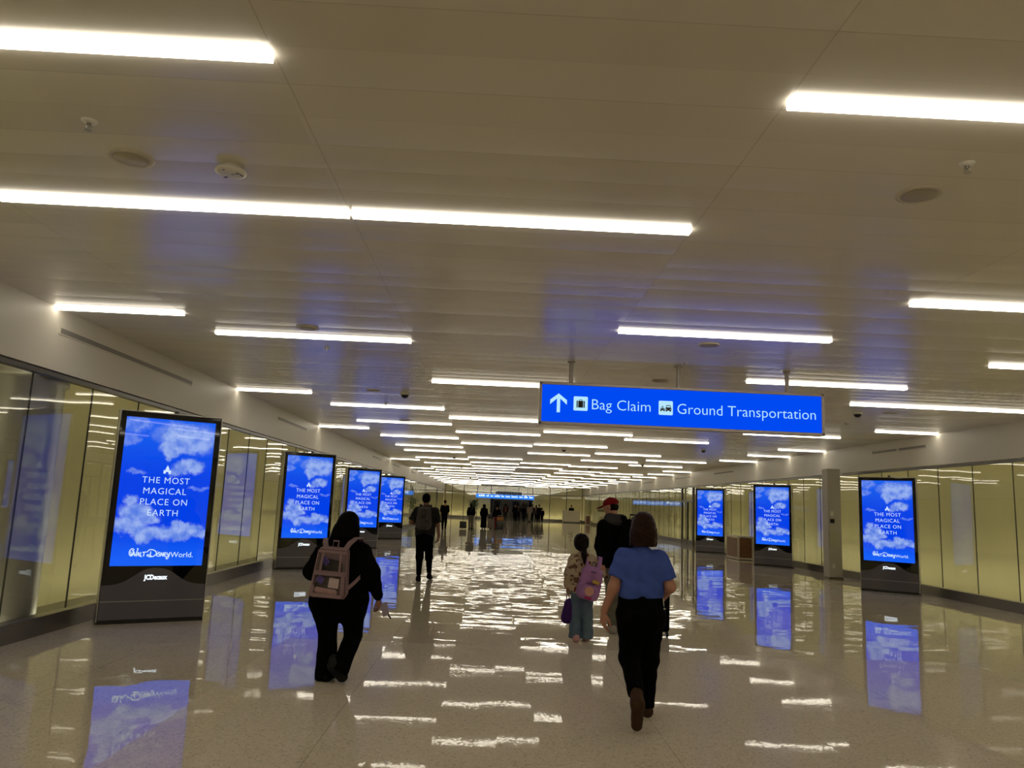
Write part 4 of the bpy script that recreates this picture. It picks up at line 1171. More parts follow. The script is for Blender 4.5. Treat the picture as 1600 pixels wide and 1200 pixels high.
add_band(bm, [(0.145, 0.05, 0.06), (0.22, 0.10, 0.13), (0.29, 0.22, 0.20), (0.29, 0.33, 0.26)], (0, 0.2, 1), 0.03, 0.006)
add_band(bm, [(-0.10, 0.07, 0.39), (-0.13, 0.10, 0.45), (-0.15, 0.20, 0.47), (-0.16, 0.30, 0.46)], (1, 0.2, 0), 0.055, 0.012)
from_bm('shoulder_strap', bm, M['trim_pink'], bp)
def taper(o):
    for ch in o.children:
        for v in ch.data.vertices: v.co.x = v.co.x * (1.14 - 0.26 * v.co.z / 0.41)
        taper(ch)
bpy.context.view_layer.update(); taper(bp)
ph = empty('phone', (-0.925, 7.32, 0.615)); ph.rotation_euler = (0.35, -0.45, 0.55); props(ph, 'phone in a pale case held low by the woman in black', 'phone')
bm = bmesh.new(); add_box(bm, (0, 0, 0), (0.065, 0.010, 0.135), None, 0.004, 2); from_bm('phone_case', bm, M['phone'], ph)
bm = bmesh.new(); add_box(bm, (0, 0.0055, 0), (0.060, 0.002, 0.128)); from_bm('phone_screen', bm, M['bezel'], ph)
bm = bmesh.new(); add_tube(bm, [(0.02, 0, -0.074), (0.03, 0.005, -0.10), (0.035, 0.0, -0.125)], 0.008); from_bm('phone_strap', bm, M['black'], ph)

# ---------- girl with the lilac backpack
B = Body(0.025); S = 0.9
T = head(B, (-0.028, 0.012, 1.185), 0.93, 0.0, -0.05)
B.cap((-0.02, 0, 1.10), (-0.01, 0, 1.02), 0.036, 0.042); B.cap((-0.09, 0, 0.98), (0.09, 0, 0.98), 0.045, 0.045); B.cap((0, 0, 0.95), (0, 0, 0.70), 0.09, 0.09, (*Z, 0.75))
B.cap((-0.115, 0, 0.985), (-0.165, -0.01, 0.80), 0.036, 0.032); B.cap((-0.165, -0.01, 0.80), (-0.180, 0.03, 0.65), 0.032, 0.023)
B.cap((0.115, 0, 0.985), (0.175, 0.02, 0.82), 0.036, 0.032); B.cap((0.175, 0.02, 0.82), (0.262, 0.13, 0.80), 0.032, 0.023)
for sg in (-1, 1):
    B.cap((sg * 0.06, 0, 0.64), (sg * 0.06, 0.02, 0.35), 0.06, 0.04); B.cap((sg * 0.06, 0.02, 0.35), (sg * 0.055, 0.0, 0.08), 0.04, 0.03)
hand(B, (-0.182, 0.035, 0.635), (0.02, 0.1, -1), (0.9, 0.2, 0), 0.78, 1.2, 1.0)
hand(B, (0.275, 0.145, 0.795), (0.75, 0.6, -0.1), (0.2, -0.1, -0.9), 0.78, 0.8, 1.0)
gi = person_root(B, 0.007, M['skin_b'], (1.185, 9.7, 0), 'small girl in a floral top and wide jeans, holding hands with the red capped man')
eyes(gi, T, 0.93)
B = Body(0.04)
B.cap((-0.10, -0.003, 0.98), (0.10, -0.003, 0.98), 0.062, 0.062); B.cap((-0.045, 0, 0.92), (-0.055, 0, 0.64), 0.105, 0.110, (*Z, 0.92)); B.cap((0.045, 0, 0.92), (0.055, 0, 0.64), 0.105, 0.110, (*Z, 0.92))
B.cap((-0.12, 0, 0.975), (-0.170, -0.01, 0.80), 0.060, 0.060); B.cap((-0.170, -0.01, 0.80), (-0.183, 0.03, 0.665), 0.056, 0.046); B.cap((0.12, 0, 0.975), (0.180, 0.02, 0.82), 0.060, 0.060); B.cap((0.180, 0.02, 0.82), (0.262, 0.13, 0.80), 0.058, 0.046)
B.cap((-0.04, -0.05, 1.03), (0.03, -0.05, 1.03), 0.045, 0.045); B.cut((0, 0, 0.57), (0, 0, -1)); B.wrinkle(0.003, 28); B.mesh('hoodie', 0.008, M['floral'], gi)
B = Body(0.04)
B.cap((-0.05, 0, 0.64), (0.05, 0, 0.64), 0.10, 0.10)
for sg in (-1, 1): B.cap((sg * 0.058, 0, 0.60), (sg * 0.072, 0.01, 0.30), 0.082, 0.068, k=0.03); B.cap((sg * 0.072, 0.01, 0.30), (sg * 0.074, 0.0, 0.03), 0.068, 0.078, k=0.01, cut=((0, 0, 0.04), (0, 0, -1)))
B.wrinkle(0.0035, 24); B.mesh('jeans', 0.008, M['denim'], gi)
for sg, dy in ((-1, -0.02), (1, 0.06)):
    B = Body(0.025); shoe(B, (sg * 0.068, -0.075 + dy, 0.0), (sg * 0.06, 0.125 + dy, 0.0), (0, 0, 1), 0.036, 0.02); B.mesh('shoe', 0.007, M['pink'], gi)
B = Body(0.03); c = V3((-0.028, 0.0, 1.195)); B.ell(c + (0, -0.006, 0.012), (0.096, 0.106, 0.092)); B.ell(c + (0, -0.03, -0.04), (0.088, 0.08, 0.075)); B.ell(c + (0, 0.11, -0.05), (0.06, 0.085, 0.09), sub=True)
B.cap(c + (0.02, -0.095, -0.05), c + (0.030, -0.125, -0.16), 0.035, 0.032); B.cap(c + (0.030, -0.125, -0.16), c + (0.032, -0.150, -0.25), 0.032, 0.018); B.wrinkle(0.002, 70); B.mesh('hair', 0.006, M['hair_dark'], gi)
bk = empty('school_backpack', (1.212, 9.525, 0.52)); bk.rotation_euler = (0.05, 0.22, 0.0); props(bk, 'lilac backpack with a peach round patch and yellow patch worn by the girl', 'backpack')
B = Body(0.03); B.cap((-0.065, 0, 0.08), (-0.06, 0, 0.31), 0.080, 0.072); B.cap((0.065, 0, 0.08), (0.06, 0, 0.31), 0.080, 0.072); B.cap((-0.05, -0.005, 0.34), (0.05, -0.005, 0.34), 0.06, 0.06); B.wrinkle(0.002, 30); B.mesh('bag_body', 0.007, M['lilac'], bk)
B = Body(0.03); B.cap((-0.05, -0.075, 0.07), (0.05, -0.075, 0.07), 0.062, 0.062); B.cap((-0.05, -0.07, 0.13), (0.05, -0.07, 0.13), 0.058, 0.058); B.mesh('front_pocket', 0.007, M['lilac'], bk)
bm = bmesh.new(); add_cyl(bm, (-0.005, -0.128, 0.115), (-0.005, -0.142, 0.115), 0.058, 0.050, 28); from_bm('round_patch', bm, M['peach'], bk)
bm = bmesh.new(); add_box(bm, (0.055, -0.088, 0.235), (0.085, 0.03, 0.042), (0, 0.05, 0), 0.008); from_bm('yellow_patch', bm, M['yellow'], bk)
bm = bmesh.new(); add_box(bm, (0.0, -0.125, 0.040), (0.09, 0.03, 0.035), None, 0.008); from_bm('magenta_tab', bm, M['magenta'], bk)
bm = bmesh.new(); add_tube(bm, [(-0.135, -0.04, 0.20), (0.0, -0.088, 0.205), (0.135, -0.04, 0.20)], 0.007); add_tube(bm, [(-0.12, -0.03, 0.33), (0.0, -0.078, 0.345), (0.12, -0.03, 0.33)], 0.007); from_bm('zip', bm, M['lilac_d'], bk)
bm = bmesh.new(); add_tube(bm, [(-0.025, 0.03, 0.39), (-0.02, 0.02, 0.45), (0.02, 0.02, 0.45), (0.025, 0.03, 0.39)], 0.008); from_bm('top_handle', bm, M['lilac_d'], bk)
bm = bmesh.new()
add_band(bm, [(-0.06, 0.03, 0.38), (-0.11, 0.06, 0.45), (-0.135, 0.12, 0.52), (-0.13, 0.22, 0.52)], (1, 0.2, 0.2), 0.045, 0.012); add_band(bm, [(0.06, 0.03, 0.38), (0.07, 0.07, 0.46), (0.07, 0.14, 0.52), (0.06, 0.23, 0.50)], (1, 0.2, 0), 0.045, 0.012)
from_bm('shoulder_strap', bm, M['lilac'], bk)
pb = empty('round_bag', (1.005, 9.72, 0.195)); props(pb, 'dark purple rounded bag hanging from the left hand of the girl', 'bag')
B = Body(0.03); B.cap((0.0, 0, 0.075), (0.03, 0, 0.24), 0.073, 0.066, (*Z, 0.75)); B.cap((0.05, 0, 0.09), (0.06, 0, 0.23), 0.070, 0.062, (*Z, 0.75)); B.mesh('bag_body', 0.007, M['purple'], pb)
bm = bmesh.new(); add_tube(bm, [(-0.01, -0.005, 0.29), (-0.006, 0.0, 0.345), (0.004, 0.01, 0.365), (0.016, 0.0, 0.345), (0.03, -0.005, 0.295)], 0.006); from_bm('bag_handle', bm, M['purple'], pb)

# ---------- man in the red cap
B = Body(0.03)
T = head(B, (-0.085, 0.03, 1.635), 1.02, 1.05, -0.22)
B.cap((-0.06, 0.01, 1.57), (-0.02, -0.01, 1.45), 0.055, 0.062); B.cap((-0.16, 0, 1.41), (0.16, 0, 1.41), 0.06, 0.06); B.cap((0, 0, 1.36), (0, 0, 1.0), 0.13, 0.13, (*Z, 0.75))
B.cap((-0.19, 0, 1.40), (-0.225, -0.02, 1.12), 0.05, 0.045); B.cap((-0.225, -0.02, 1.12), (-0.225, -0.30, 0.90), 0.045, 0.03)
B.cap((0.19, 0, 1.40), (0.25, -0.03, 1.12), 0.05, 0.045); B.cap((0.25, -0.03, 1.12), (0.36, 0.02, 0.89), 0.045, 0.03)
B.cap((-0.085, 0, 0.92), (-0.04, 0.02, 0.50), 0.08, 0.055); B.cap((-0.04, 0.02, 0.50), (-0.035, 0.0, 0.09), 0.055, 0.04); B.cap((0.085, 0, 0.92), (0.10, 0.16, 0.50), 0.08, 0.055); B.cap((0.10, 0.16, 0.50), (0.10, 0.22, 0.10), 0.055, 0.04)
hand(B, (-0.226, -0.32, 0.885), (-0.10, -0.75, -0.55), (-0.35, 0.25, -0.5), 1.0, 0.8, 1.0); hand(B, (0.365, 0.025, 0.875), (0.2, 0.05, -1), (-0.9, 0, 0), 1.0, 1.1, -1.0)
rc = person_root(B, 0.008, M['skin'], (1.72, 10.4, 0), 'tall man in a red cap and black jacket looking left')
eyes(rc, T, 1.02)
B = Body(0.05)
B.cap((-0.165, -0.01, 1.385), (0.165, -0.01, 1.385), 0.080, 0.080); B.cap((-0.07, 0, 1.30), (-0.085, 0, 0.93), 0.150, 0.150, (*Z, 0.9)); B.cap((0.08, 0, 1.30), (0.085, 0, 0.93), 0.150, 0.150, (*Z, 0.9))
B.cap((-0.19, 0, 1.385), (-0.225, -0.02, 1.12), 0.080, 0.075); B.cap((-0.225, -0.02, 1.12), (-0.226, -0.29, 0.91), 0.072, 0.050); B.cap((0.19, 0, 1.385), (0.25, -0.03, 1.12), 0.080, 0.075); B.cap((0.25, -0.03, 1.12), (0.355, 0.018, 0.905), 0.072, 0.050)
B.cut((0, 0, 0.84), (0, 0, -1)); B.wrinkle(0.004, 20); B.mesh('jacket', 0.010, M['cblack2'], rc)
B = Body(0.05); B.cap((-0.10, -0.02, 1.475), (0.05, -0.045, 1.48), 0.078, 0.070); B.cap((-0.06, -0.075, 1.46), (0.06, -0.09, 1.455), 0.062, 0.058); B.cap((-0.13, 0.04, 1.47), (-0.10, -0.03, 1.49), 0.045, 0.05); B.wrinkle(0.003, 30); B.mesh('hood', 0.009, M['hood'], rc)
B = Body(0.05); B.cap((-0.07, 0, 0.93), (0.07, 0, 0.93), 0.115, 0.115); B.cap((-0.085, 0, 0.86), (-0.042, 0.02, 0.48), 0.105, 0.082); B.cap((-0.042, 0.02, 0.48), (-0.035, 0, 0.09), 0.080, 0.066, cut=((0, 0, 0.085), (0, 0, -1)))
B.cap((0.085, 0, 0.86), (0.102, 0.16, 0.48), 0.105, 0.082); B.cap((0.102, 0.16, 0.48), (0.10, 0.22, 0.09), 0.080, 0.066, cut=((0, 0, 0.085), (0, 0, -1))); B.wrinkle(0.004, 22); B.mesh('trousers', 0.010, M['khaki'], rc)
for x, y in ((-0.035, -0.08), (0.10, 0.14)):
    B = Body(0.03); shoe(B, (x, y, 0.0), (x - 0.01, y + 0.27, 0.0), (0, 0, 1), 0.046, 0.04); B.mesh('sneaker', 0.008, M['sneaker'], rc)
R = Euler((-0.22, 0, 1.05)).to_matrix(); c = Vector((-0.085, 0.03, 1.635))
def hp(p): return tuple(c + R @ Vector(p))
B = Body(0.02); B.ell(hp((0, -0.008, 0.045)), (0.090, 0.112, 0.088), (-0.22, 0, 1.05), cut=(hp((0, 0, 0.030)), tuple(R @ Vector((0, 0, -1))))); B.cap(hp((-0.035, 0.10, 0.035)), hp((-0.03, 0.165, 0.022)), 0.030, 0.026, (*(R @ Vector((0, 0, 1))), 0.25), k=0.01); B.cap(hp((0.035, 0.10, 0.035)), hp((0.03, 0.165, 0.022)), 0.030, 0.026, (*(R @ Vector((0, 0, 1))), 0.25), k=0.02); B.cap(hp((0, 0.10, 0.037)), hp((0, 0.18, 0.022)), 0.032, 0.028, (*(R @ Vector((0, 0, 1))), 0.25), k=0.02)
B.ell(hp((0, -0.008, 0.134)), (0.010, 0.010, 0.006), k=0.004); B.mesh('cap', 0.006, M['red'], rc)
B = Body(0.02); B.ell(hp((0, -0.020, 0.0)), (0.080, 0.088, 0.075), (-0.22, 0, 1.05)); B.ell(hp((0, 0.10, -0.03)), (0.09, 0.10, 0.12), (-0.22, 0, 1.05), sub=True); B.mesh('hair', 0.007, M['hair_dark'], rc)
kb = empty('black_backpack', (1.86, 10.15, 0.98)); kb.rotation_euler = (0, 0.05, 0.1); props(kb, 'black backpack on the shoulders of the man in the red cap', 'backpack')
B = Body(0.05); B.cap((-0.07, 0, 0.10), (-0.06, 0, 0.42), 0.105, 0.090); B.cap((0.07, 0, 0.10), (0.07, 0, 0.44), 0.105, 0.090); B.wrinkle(0.003, 20); B.mesh('bag_body', 0.010, M['cblack'], kb)
B = Body(0.04); B.cap((-0.05, -0.09, 0.10), (0.05, -0.09, 0.10), 0.07, 0.07); B.cap((-0.05, -0.085, 0.2), (0.05, -0.085, 0.2), 0.06, 0.06); B.mesh('front_pocket', 0.011, M['cblack2'], kb)
bm = bmesh.new(); add_tube(bm, [(-0.03, 0.05, 0.50), (-0.025, 0.04, 0.57), (0.03, 0.04, 0.57), (0.03, 0.05, 0.50)], 0.012)
for sx_ in (-0.10, 0.08): add_band(bm, [(sx_, 0.05, 0.48), (sx_, 0.12, 0.535), (sx_, 0.25, 0.52)], (1, 0, 0), 0.06, 0.015)
from_bm('shoulder_strap', bm, M['cblack2'], kb)
sc_ = empty('black_suitcase', (2.27, 10.42, 0)); sc_.rotation_euler = (0, 0, 0.1); props(sc_, 'black soft suitcase standing half hidden behind the woman in the blue T-shirt', 'suitcase')
bm = bmesh.new(); add_box(bm, (0, 0, 0.36), (0.24, 0.40, 0.60), None, 0.04, 3); from_bm('case_body', bm, M['cblack'], sc_, True)
bm = bmesh.new(); add_box(bm, (0, -0.20, 0.30), (0.19, 0.04, 0.36), None, 0.015); from_bm('front_pocket', bm, M['cblack2'], sc_)
for sx_ in (-1, 1):
    for sy_ in (-1, 1):
        bm = bmesh.new(); add_cyl(bm, (sx_ * 0.09 - 0.012, sy_ * 0.16, 0.03), (sx_ * 0.09 + 0.012, sy_ * 0.16, 0.03), 0.03); add_cyl(bm, (sx_ * 0.09, sy_ * 0.16, 0.03), (sx_ * 0.09, sy_ * 0.16, 0.075), 0.016); from_bm('wheel', bm, M['black'], sc_)
bm = bmesh.new(); add_tube(bm, [(-0.06, 0.15, 0.66), (-0.08, 0.15, 0.86), (-0.08, 0.05, 0.88), (-0.08, 0.05, 0.86)], 0.011); from_bm('pull_handle', bm, M['black'], sc_)

# ---------- man with the grey backpack
B = Body(0.03); H = 1.79
T = head(B, (-0.01, 0.02, 1.655), 1.04, 0.0, -0.20)
B.cap((-0.01, 0.0, 1.59), (0, -0.01, 1.47), 0.055, 0.062); B.cap((-0.16, 0, 1.43), (0.16, 0, 1.43), 0.06, 0.06); B.cap((0, 0, 1.38), (0, 0, 1.0), 0.13, 0.13, (*Z, 0.75))
B.cap((-0.19, 0, 1.42), (-0.29, 0.0, 1.17), 0.05, 0.045); B.cap((-0.29, 0.0, 1.17), (-0.18, 0.20, 1.13), 0.044, 0.03); B.cap((0.19, 0, 1.42), (0.255, -0.02, 1.14), 0.05, 0.044); B.cap((0.255, -0.02, 1.14), (0.285, 0.03, 0.92), 0.043, 0.03)
B.cap((-0.085, 0, 0.93), (-0.085, 0.02, 0.50), 0.08, 0.055); B.cap((-0.085, 0.02, 0.50), (-0.075, -0.01, 0.09), 0.055, 0.04); B.cap((0.085, 0, 0.93), (0.10, 0.12, 0.50), 0.08, 0.055); B.cap((0.10, 0.12, 0.50), (0.11, 0.30, 0.12), 0.055, 0.038)
hand(B, (0.286, 0.035, 0.905), (-0.05, 0.15, -1), (-0.85, 0.2, 0), 1.0, 0.5, -1.0); hand(B, (-0.17, 0.215, 1.13), (0.6, 0.7, 0.1), (0.2, -0.3, 0.9), 1.0, 0.7, 1.0)
mb = person_root(B, 0.009, M['skin_b'], (-1.31, 16.05, 0), 'man in a dark grey T-shirt wearing a grey backpack')
eyes(mb, T, 1.04)
B = Body(0.05); B.cap((-0.17, -0.005, 1.42), (0.17, -0.005, 1.42), 0.065, 0.065); B.cap((-0.08, 0, 1.33), (-0.08, 0, 0.95), 0.13, 0.125, (*Z, 0.9)); B.cap((0.08, 0, 1.33), (0.08, 0, 0.95), 0.13, 0.125, (*Z, 0.9)); B.cap((0, -0.01, 1.48), (0, 0, 1.43), 0.07, 0.10)
B.cap((-0.19, 0, 1.41), (-0.295, 0.0, 1.15), 0.075, 0.092, cut=((-0.272, 0, 1.21), (-0.4, 0, -1))); B.cap((0.19, 0, 1.41), (0.262, -0.02, 1.12), 0.075, 0.090, cut=((0.248, 0, 1.18), (0.25, 0, -1))); B.cut((0, 0, 0.895), (0, 0, -1)); B.cut((0, 0, 1.52), (0, 0.2, 1)); B.wrinkle(0.005, 20); B.mesh('t_shirt', 0.011, M['charcoal'], mb)
B = Body(0.05); B.cap((-0.07, 0, 0.92), (0.07, 0, 0.92), 0.112, 0.112); B.cap((-0.085, 0, 0.86), (-0.085, 0.02, 0.48), 0.100, 0.075); B.cap((-0.085, 0.02, 0.48), (-0.075, -0.01, 0.11), 0.072, 0.050, cut=((0, 0, 0.125), (0, 0, -1))); B.cap((0.085, 0, 0.86), (0.10, 0.12, 0.48), 0.100, 0.075); B.cap((0.10, 0.12, 0.48), (0.11, 0.29, 0.13), 0.072, 0.050, cut=((0, 0, 0.145), (0, 0, -1))); B.wrinkle(0.003, 20); B.mesh('trousers', 0.011, M['cblack'], mb)
B = Body(0.03); shoe(B, (-0.075, -0.085, 0.0), (-0.09, 0.19, 0.0), (0, 0, 1), 0.050, 0.035); B.mesh('shoe', 0.009, M['shoe_black'], mb)
B = Body(0.03); shoe(B, (0.11, 0.225, 0.03), (0.135, 0.49, 0.0), (0, 0.1, 1), 0.050, 0.035); B.mesh('shoe', 0.009, M['shoe_black'], mb)
B = Body(0.02); c = V3((-0.01, 0.012, 1.66)); B.ell(c + (0, -0.01, 0.028), (0.084, 0.102, 0.092)); B.ell(c + (0, -0.035, -0.02), (0.080, 0.075, 0.07)); B.ell(c + (0, 0.11, -0.05), (0.075, 0.085, 0.11), sub=True); B.wrinkle(0.0015, 80); B.mesh('hair', 0.008, M['hair_black'], mb)
gb = empty('grey_backpack', (-1.33, 15.84, 1.04)); props(gb, 'grey backpack worn by the man in the dark grey T-shirt', 'backpack')
B = Body(0.05); B.cap((-0.065, 0, 0.09), (-0.055, 0, 0.38), 0.100, 0.080); B.cap((0.065, 0, 0.09), (0.055, 0, 0.38), 0.100, 0.080); B.mesh('bag_body', 0.010, M['grey_bag'], gb)
B = Body(0.04); B.cap((-0.05, -0.085, 0.08), (0.05, -0.085, 0.08), 0.065, 0.065); B.cap((-0.04, -0.075, 0.24), (0.04, -0.075, 0.24), 0.055, 0.055); B.mesh('front_pocket', 0.010, M['grey_bag'], gb)
bm = bmesh.new(); add_tube(bm, [(-0.045, -0.128, 0.27), (0, -0.135, 0.235), (0.045, -0.128, 0.27), (-0.045, -0.128, 0.27)], 0.006); add_tube(bm, [(-0.12, -0.03, 0.36), (0, -0.085, 0.40), (0.12, -0.03, 0.36)], 0.007); from_bm('seam_trim', bm, M['grey_dark'], gb)
bm = bmesh.new()
for sx_ in (-1, 1): add_band(bm, [(sx_ * 0.06, 0.05, 0.43), (sx_ * 0.08, 0.10, 0.49), (sx_ * 0.10, 0.22, 0.50), (sx_ * 0.11, 0.33, 0.42)], (1, 0, 0), 0.055, 0.014); add_band(bm, [(sx_ * 0.14, 0.02, 0.08), (sx_ * 0.17, 0.12, 0.16), (sx_ * 0.16, 0.26, 0.25)], (0, 0, 1), 0.03, 0.006)
add_tube(bm, [(-0.03, 0.05, 0.44), (-0.025, 0.04, 0.49), (0.025, 0.04, 0.49), (0.03, 0.05, 0.44)], 0.009)
from_bm('shoulder_strap', bm, M['grey_dark'], gb)

# ---------- people farther down the hall
def walker(x, y, H, top, legs, skin, hair, label, stride=0.12, arms=(0.0, 0.0), rz=0.0, robe=False, sleeves=True, wide=1.0, hat=False, veil=False, vox=0.02, group=None):
    B = Body(0.03); f = H / 1.75
    q = lambda a, b, c_: (a * f, b * f, c_ * f)
    head(B, q(0, 0.02, 1.63), 1.03 * f)
    B.cap(q(0, 0, 1.56), q(0, 0, 1.44), 0.055 * f, 0.06 * f); B.cap(q(-0.15, 0, 1.40), q(0.15, 0, 1.40), 0.055 * f); B.cap(q(0, 0, 1.36), q(0, 0, 1.0), 0.12 * f, 0.12 * f, (*Z, 0.75))
    for s_, a in ((-1, arms[0]), (1, arms[1])):
        e = q(s_ * 0.235, -0.03 + a * 0.10, 1.12); w_ = q(s_ * (0.25 - 0.06 * abs(a)), 0.05 + a * 0.30, 0.90 + 0.14 * abs(a))
        B.cap(q(s_ * 0.18, 0, 1.39), e, 0.048 * f, 0.042 * f); B.cap(e, w_, 0.042 * f, 0.03 * f)
        hand(B, w_, (0, 0.2 + a * 0.5, -1 + 0.5 * abs(a)), (-s_ * 0.9, 0.2, 0), f, 0.6, -s_)
    for s_ in (-1, 1):
        d = s_ * stride
        B.cap(q(s_ * 0.085, 0, 0.90), q(s_ * 0.085, d * 0.6 + 0.04, 0.49), 0.08 * f, 0.055 * f); B.cap(q(s_ * 0.085, d * 0.6 + 0.04, 0.49), q(s_ * 0.08, d, 0.08), 0.055 * f, 0.038 * f)
    r = B.mesh('person', vox * 0.8, skin); r.location = (x, y, 0); r.rotation_euler = (0, 0, rz)
    props(r, label, 'person', group)
    B = Body(0.05)
    B.cap(q(-0.16, 0, 1.38), q(0.16, 0, 1.38), 0.075 * f * wide); B.cap(q(-0.07, 0, 1.30), q(-0.075, 0, 0.94), 0.13 * f * wide, 0.125 * f * wide, (*Z, 0.9)); B.cap(q(0.07, 0, 1.30), q(0.075, 0, 0.94), 0.13 * f * wide, 0.125 * f * wide, (*Z, 0.9))
    for s_, a in ((-1, arms[0]), (1, arms[1])):
        e = q(s_ * 0.235, -0.03 + a * 0.10, 1.12); w_ = q(s_ * (0.25 - 0.06 * abs(a)), 0.05 + a * 0.30, 0.90 + 0.14 * abs(a))
        B.cap(q(s_ * 0.18, 0, 1.39), e, 0.07 * f, 0.068 * f)
        if sleeves: B.cap(e, w_, 0.064 * f, 0.045 * f)
    if robe:
        B.cap(q(0, 0, 1.1), q(0, 0.0, 0.08), 0.19 * f, 0.23 * f, (*Z, 0.85))
        B.cut((0, 0, 0.06), (0, 0, -1)); B.mesh('robe', vox, top, r)
    else:
        B.cut(q(0, 0, 0.86), (0, 0, -1)); B.mesh('top', vox, top, r)
        B = Body(0.05); B.cap(q(-0.07, 0, 0.90), q(0.07, 0, 0.90), 0.115 * f * wide)
        for s_ in (-1, 1):
            d = s_ * stride
            B.cap(q(s_ * 0.085, 0, 0.85), q(s_ * 0.087, d * 0.6 + 0.04, 0.48), 0.10 * f, 0.078 * f); B.cap(q(s_ * 0.087, d * 0.6 + 0.04, 0.48), q(s_ * 0.08, d, 0.10), 0.074 * f, 0.058 * f)
        B.mesh('trousers', vox, legs, r)
    for s_ in (-1, 1):
        B = Body(0.03); d = s_ * stride; shoe(B, q(s_ * 0.08, d - 0.08, 0.0), q(s_ * 0.085, d + 0.18, 0.0), (0, 0, 1), 0.046 * f, 0.03); B.mesh('shoe', vox * 0.7, M['shoe_black'], r)
    B = Body(0.03); c = V3(q(0, 0.01, 1.64))
    if veil:
        B.ell(c + (0, -0.01, 0.01), (0.115 * f, 0.125 * f, 0.12 * f)); B.cap(c + (0, -0.03, -0.08), c + (0, -0.03, -0.34), 0.11 * f, 0.17 * f, (*Z, 0.8)); B.ell(c + (0, 0.13, -0.03), (0.06, 0.07, 0.09), sub=True); B.mesh('head_scarf', vox, top, r)
    else:
        B.ell(c + (0, -0.012, 0.028 * f), (0.088 * f, 0.106 * f, 0.098 * f)); B.ell(c + (0, 0.11, -0.05), (0.075, 0.085, 0.11), sub=True)
        if wide < 1.0: B.cap(c + (0, -0.05, -0.02), c + (0, -0.06, -0.16), 0.08 * f, 0.07 * f)
        B.mesh('hair', vox * 0.7, hair, r)
    if hat:
        bm = bmesh.new(); add_lathe(bm, [(0.0, 0.13), (0.09, 0.12), (0.10, 0.02), (0.19, 0.0), (0.19, -0.01), (0.10, 0.005), (0, 0.005)], tuple(c + (0, 0, 0.05)), 24); from_bm('hat', bm, M['cblack'], r, True)
    return r
K = M
walker(-2.61, 45.1, 1.70, K['cblack'], K['cblack'], K['skin_b'], K['hair_black'], 'man in black T-shirt and trousers, beyond the man with the grey backpack', 0.10, (0.2, 0.3), 0, False, False)
p6 = walker(-1.14, 48.0, 1.60, K['cblack2'], K['beige_cloth'], K['skin_b'], K['hair_dark'], 'person in a black top and beige trousers pulling a black suitcase', 0.08, (-0.1, 0.4), 0, wide=0.99)
walker(-0.36, 50.1, 1.55, K['cblack'], K['cblack'], K['skin_b'], K['hair_black'], 'woman in a long black robe and head scarf far down the hall', 0.1, (0.2, 0.2), 0, robe=True, veil=True)
walker(0.46, 48.9, 1.55, K['cblack'], K['red_cloth'], K['skin_b'], K['hair_black'], 'person in a dark hat and red trousers beside a suitcase with an amber bag', 0.06, (0.0, 0.3), 0, hat=True)
def suitcase(x, y, w, h, m, label, tilt=0.0):
    s_ = empty('rolling_suitcase', (x, y, 0), tilt); props(s_, label, 'suitcase')
    bm = bmesh.new(); add_box(bm, (0, 0, h / 2 + 0.05), (w, 0.24, h), None, 0.03, 2); from_bm('case_body', bm, m, s_, True)
    bm = bmesh.new()
    for a in (-1, 1): add_cyl(bm, (a * w * 0.25, 0.10, h + 0.04), (a * w * 0.25, 0.10, h + 0.40), 0.009)
    add_cyl(bm, (-w * 0.27, 0.10, h + 0.40), (w * 0.27, 0.10, h + 0.40), 0.012); from_bm('pull_handle', bm, M['chrome'], s_)
    for a in (-1, 1):
        bm = bmesh.new(); add_cyl(bm, (a * w * 0.4 - 0.012, 0, 0.03), (a * w * 0.4 + 0.012, 0, 0.03), 0.03); from_bm('wheel', bm, M['sneaker'], s_)
    return s_
suitcase(-1.60, 47.9, 0.42, 0.42, M['black'], 'black rolling suitcase left of the person in beige trousers')
suitcase(0.66, 48.4, 0.44, 0.50, M['black'], 'black rolling suitcase beside the person in red trousers')
bm = bmesh.new(); add_box(bm, (0, 0, 0.13), (0.40, 0.20, 0.24), (0, 0.0, 0), 0.06, 3); am = from_bm('amber_bag', bm, M['orange'], None, True); am.location = (0.68, 48.32, 0.565); props(am, 'amber coloured bag resting on top of the black suitcase', 'bag')
suitcase(0.05, 49.6, 0.34, 0.62, M['pale_cloth'], 'pale rolling suitcase right of the woman in the black robe')
bm = bmesh.new(); add_box(bm, (0, 0, 0.14), (0.38, 0.20, 0.28), None, 0.07, 3); am = from_bm('duffel_bag', bm, M['black'], None, True); am.location = (0.06, 49.54, 0.675); props(am, 'small black bag on top of the pale suitcase', 'bag')
pb6 = empty('dark_backpack', (-1.13, 47.78, 0.98)); props(pb6, 'black backpack with pale marks worn by the person in beige trousers', 'backpack')
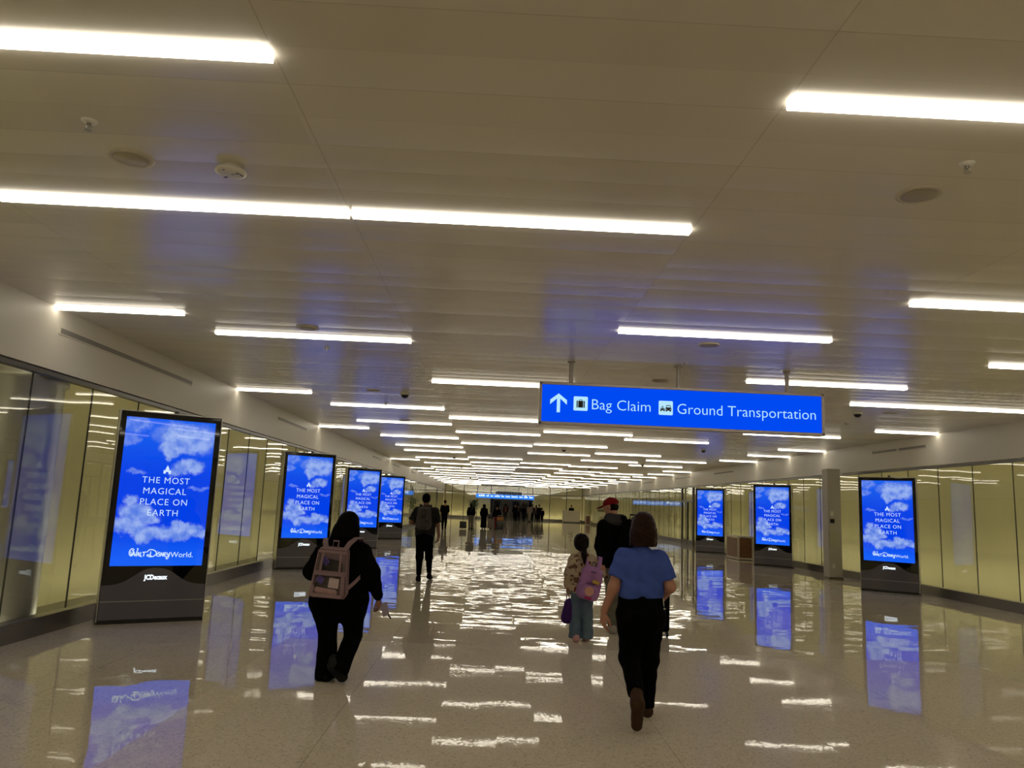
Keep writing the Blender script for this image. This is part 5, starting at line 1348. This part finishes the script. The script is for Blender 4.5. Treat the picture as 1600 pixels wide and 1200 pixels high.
B = Body(0.05); B.cap((-0.06, 0, 0.08), (-0.06, 0, 0.32), 0.10, 0.09); B.cap((0.06, 0, 0.08), (0.06, 0, 0.32), 0.10, 0.09); B.mesh('bag_body', 0.02, M['cblack'], pb6)
bm = bmesh.new(); add_box(bm, (-0.06, -0.10, 0.30), (0.04, 0.02, 0.10), None, 0.004); add_box(bm, (0.07, -0.10, 0.30), (0.04, 0.02, 0.10), None, 0.004); add_box(bm, (0.0, -0.11, 0.12), (0.05, 0.02, 0.05), None, 0.004); from_bm('pale_patch', bm, M['hood'], pb6)
CR = [  # crowd at the doorway
    (1.55, 76.0, 1.62, 'maroon', 'charcoal', 'person in dark maroon clothes, first from the left of the crowd at the doorway', 0.8),
    (2.45, 75.0, 1.68, 'cblack', 'cblack', 'person in black, second from the left of the crowd at the doorway', 1.0),
    (2.85, 77.5, 1.70, 'navy', 'cblack', 'person in navy just behind the second of the doorway crowd', 0.8),
    (3.35, 75.5, 1.62, 'cblack2', 'navy', 'person in black walking left of the pale figure at the doorway', 0.9),
    (3.85, 75.0, 1.72, 'pale_cloth', 'pale_cloth', 'person in pale clothes standing out of the doorway crowd', 0.8),
    (4.25, 77.0, 1.70, 'hood', 'cblack', 'person in a grey top right of the pale figure at the doorway', 1.0),
    (4.50, 75.2, 1.64, 'charcoal', 'navy', 'person in charcoal second from the right of the doorway crowd', 0.7),
    (4.75, 74.6, 1.70, 'cblack', 'cblack', 'person in black at the right end of the doorway crowd', 1.0)]
for i, (x, y, h, a, b, lab, wd) in enumerate(CR):
    walker(x, y, h, K[a], K[b], K['skin_b'], K['hair_black'], lab, rng.uniform(-0.15, 0.15), (rng.uniform(-.3, .4), rng.uniform(-.3, .4)), rng.uniform(-.3, .3), wide=wd, vox=0.028, group='crowd at the far doorway')
walker(4.98, 73.6, 1.38, K['cblack'], K['cblack'], K['skin_b'], K['hair_black'], 'small dark figure walking alone right of the doorway crowd', 0.12, (-0.4, 0.2), 0, vox=0.026)
walker(8.45, 80.1, 1.80, K['cblack'], K['cblack'], K['skin_b'], K['hair_black'], 'person standing behind the pale service desk', 0.0, (0.5, 0.5), PI, vox=0.026)
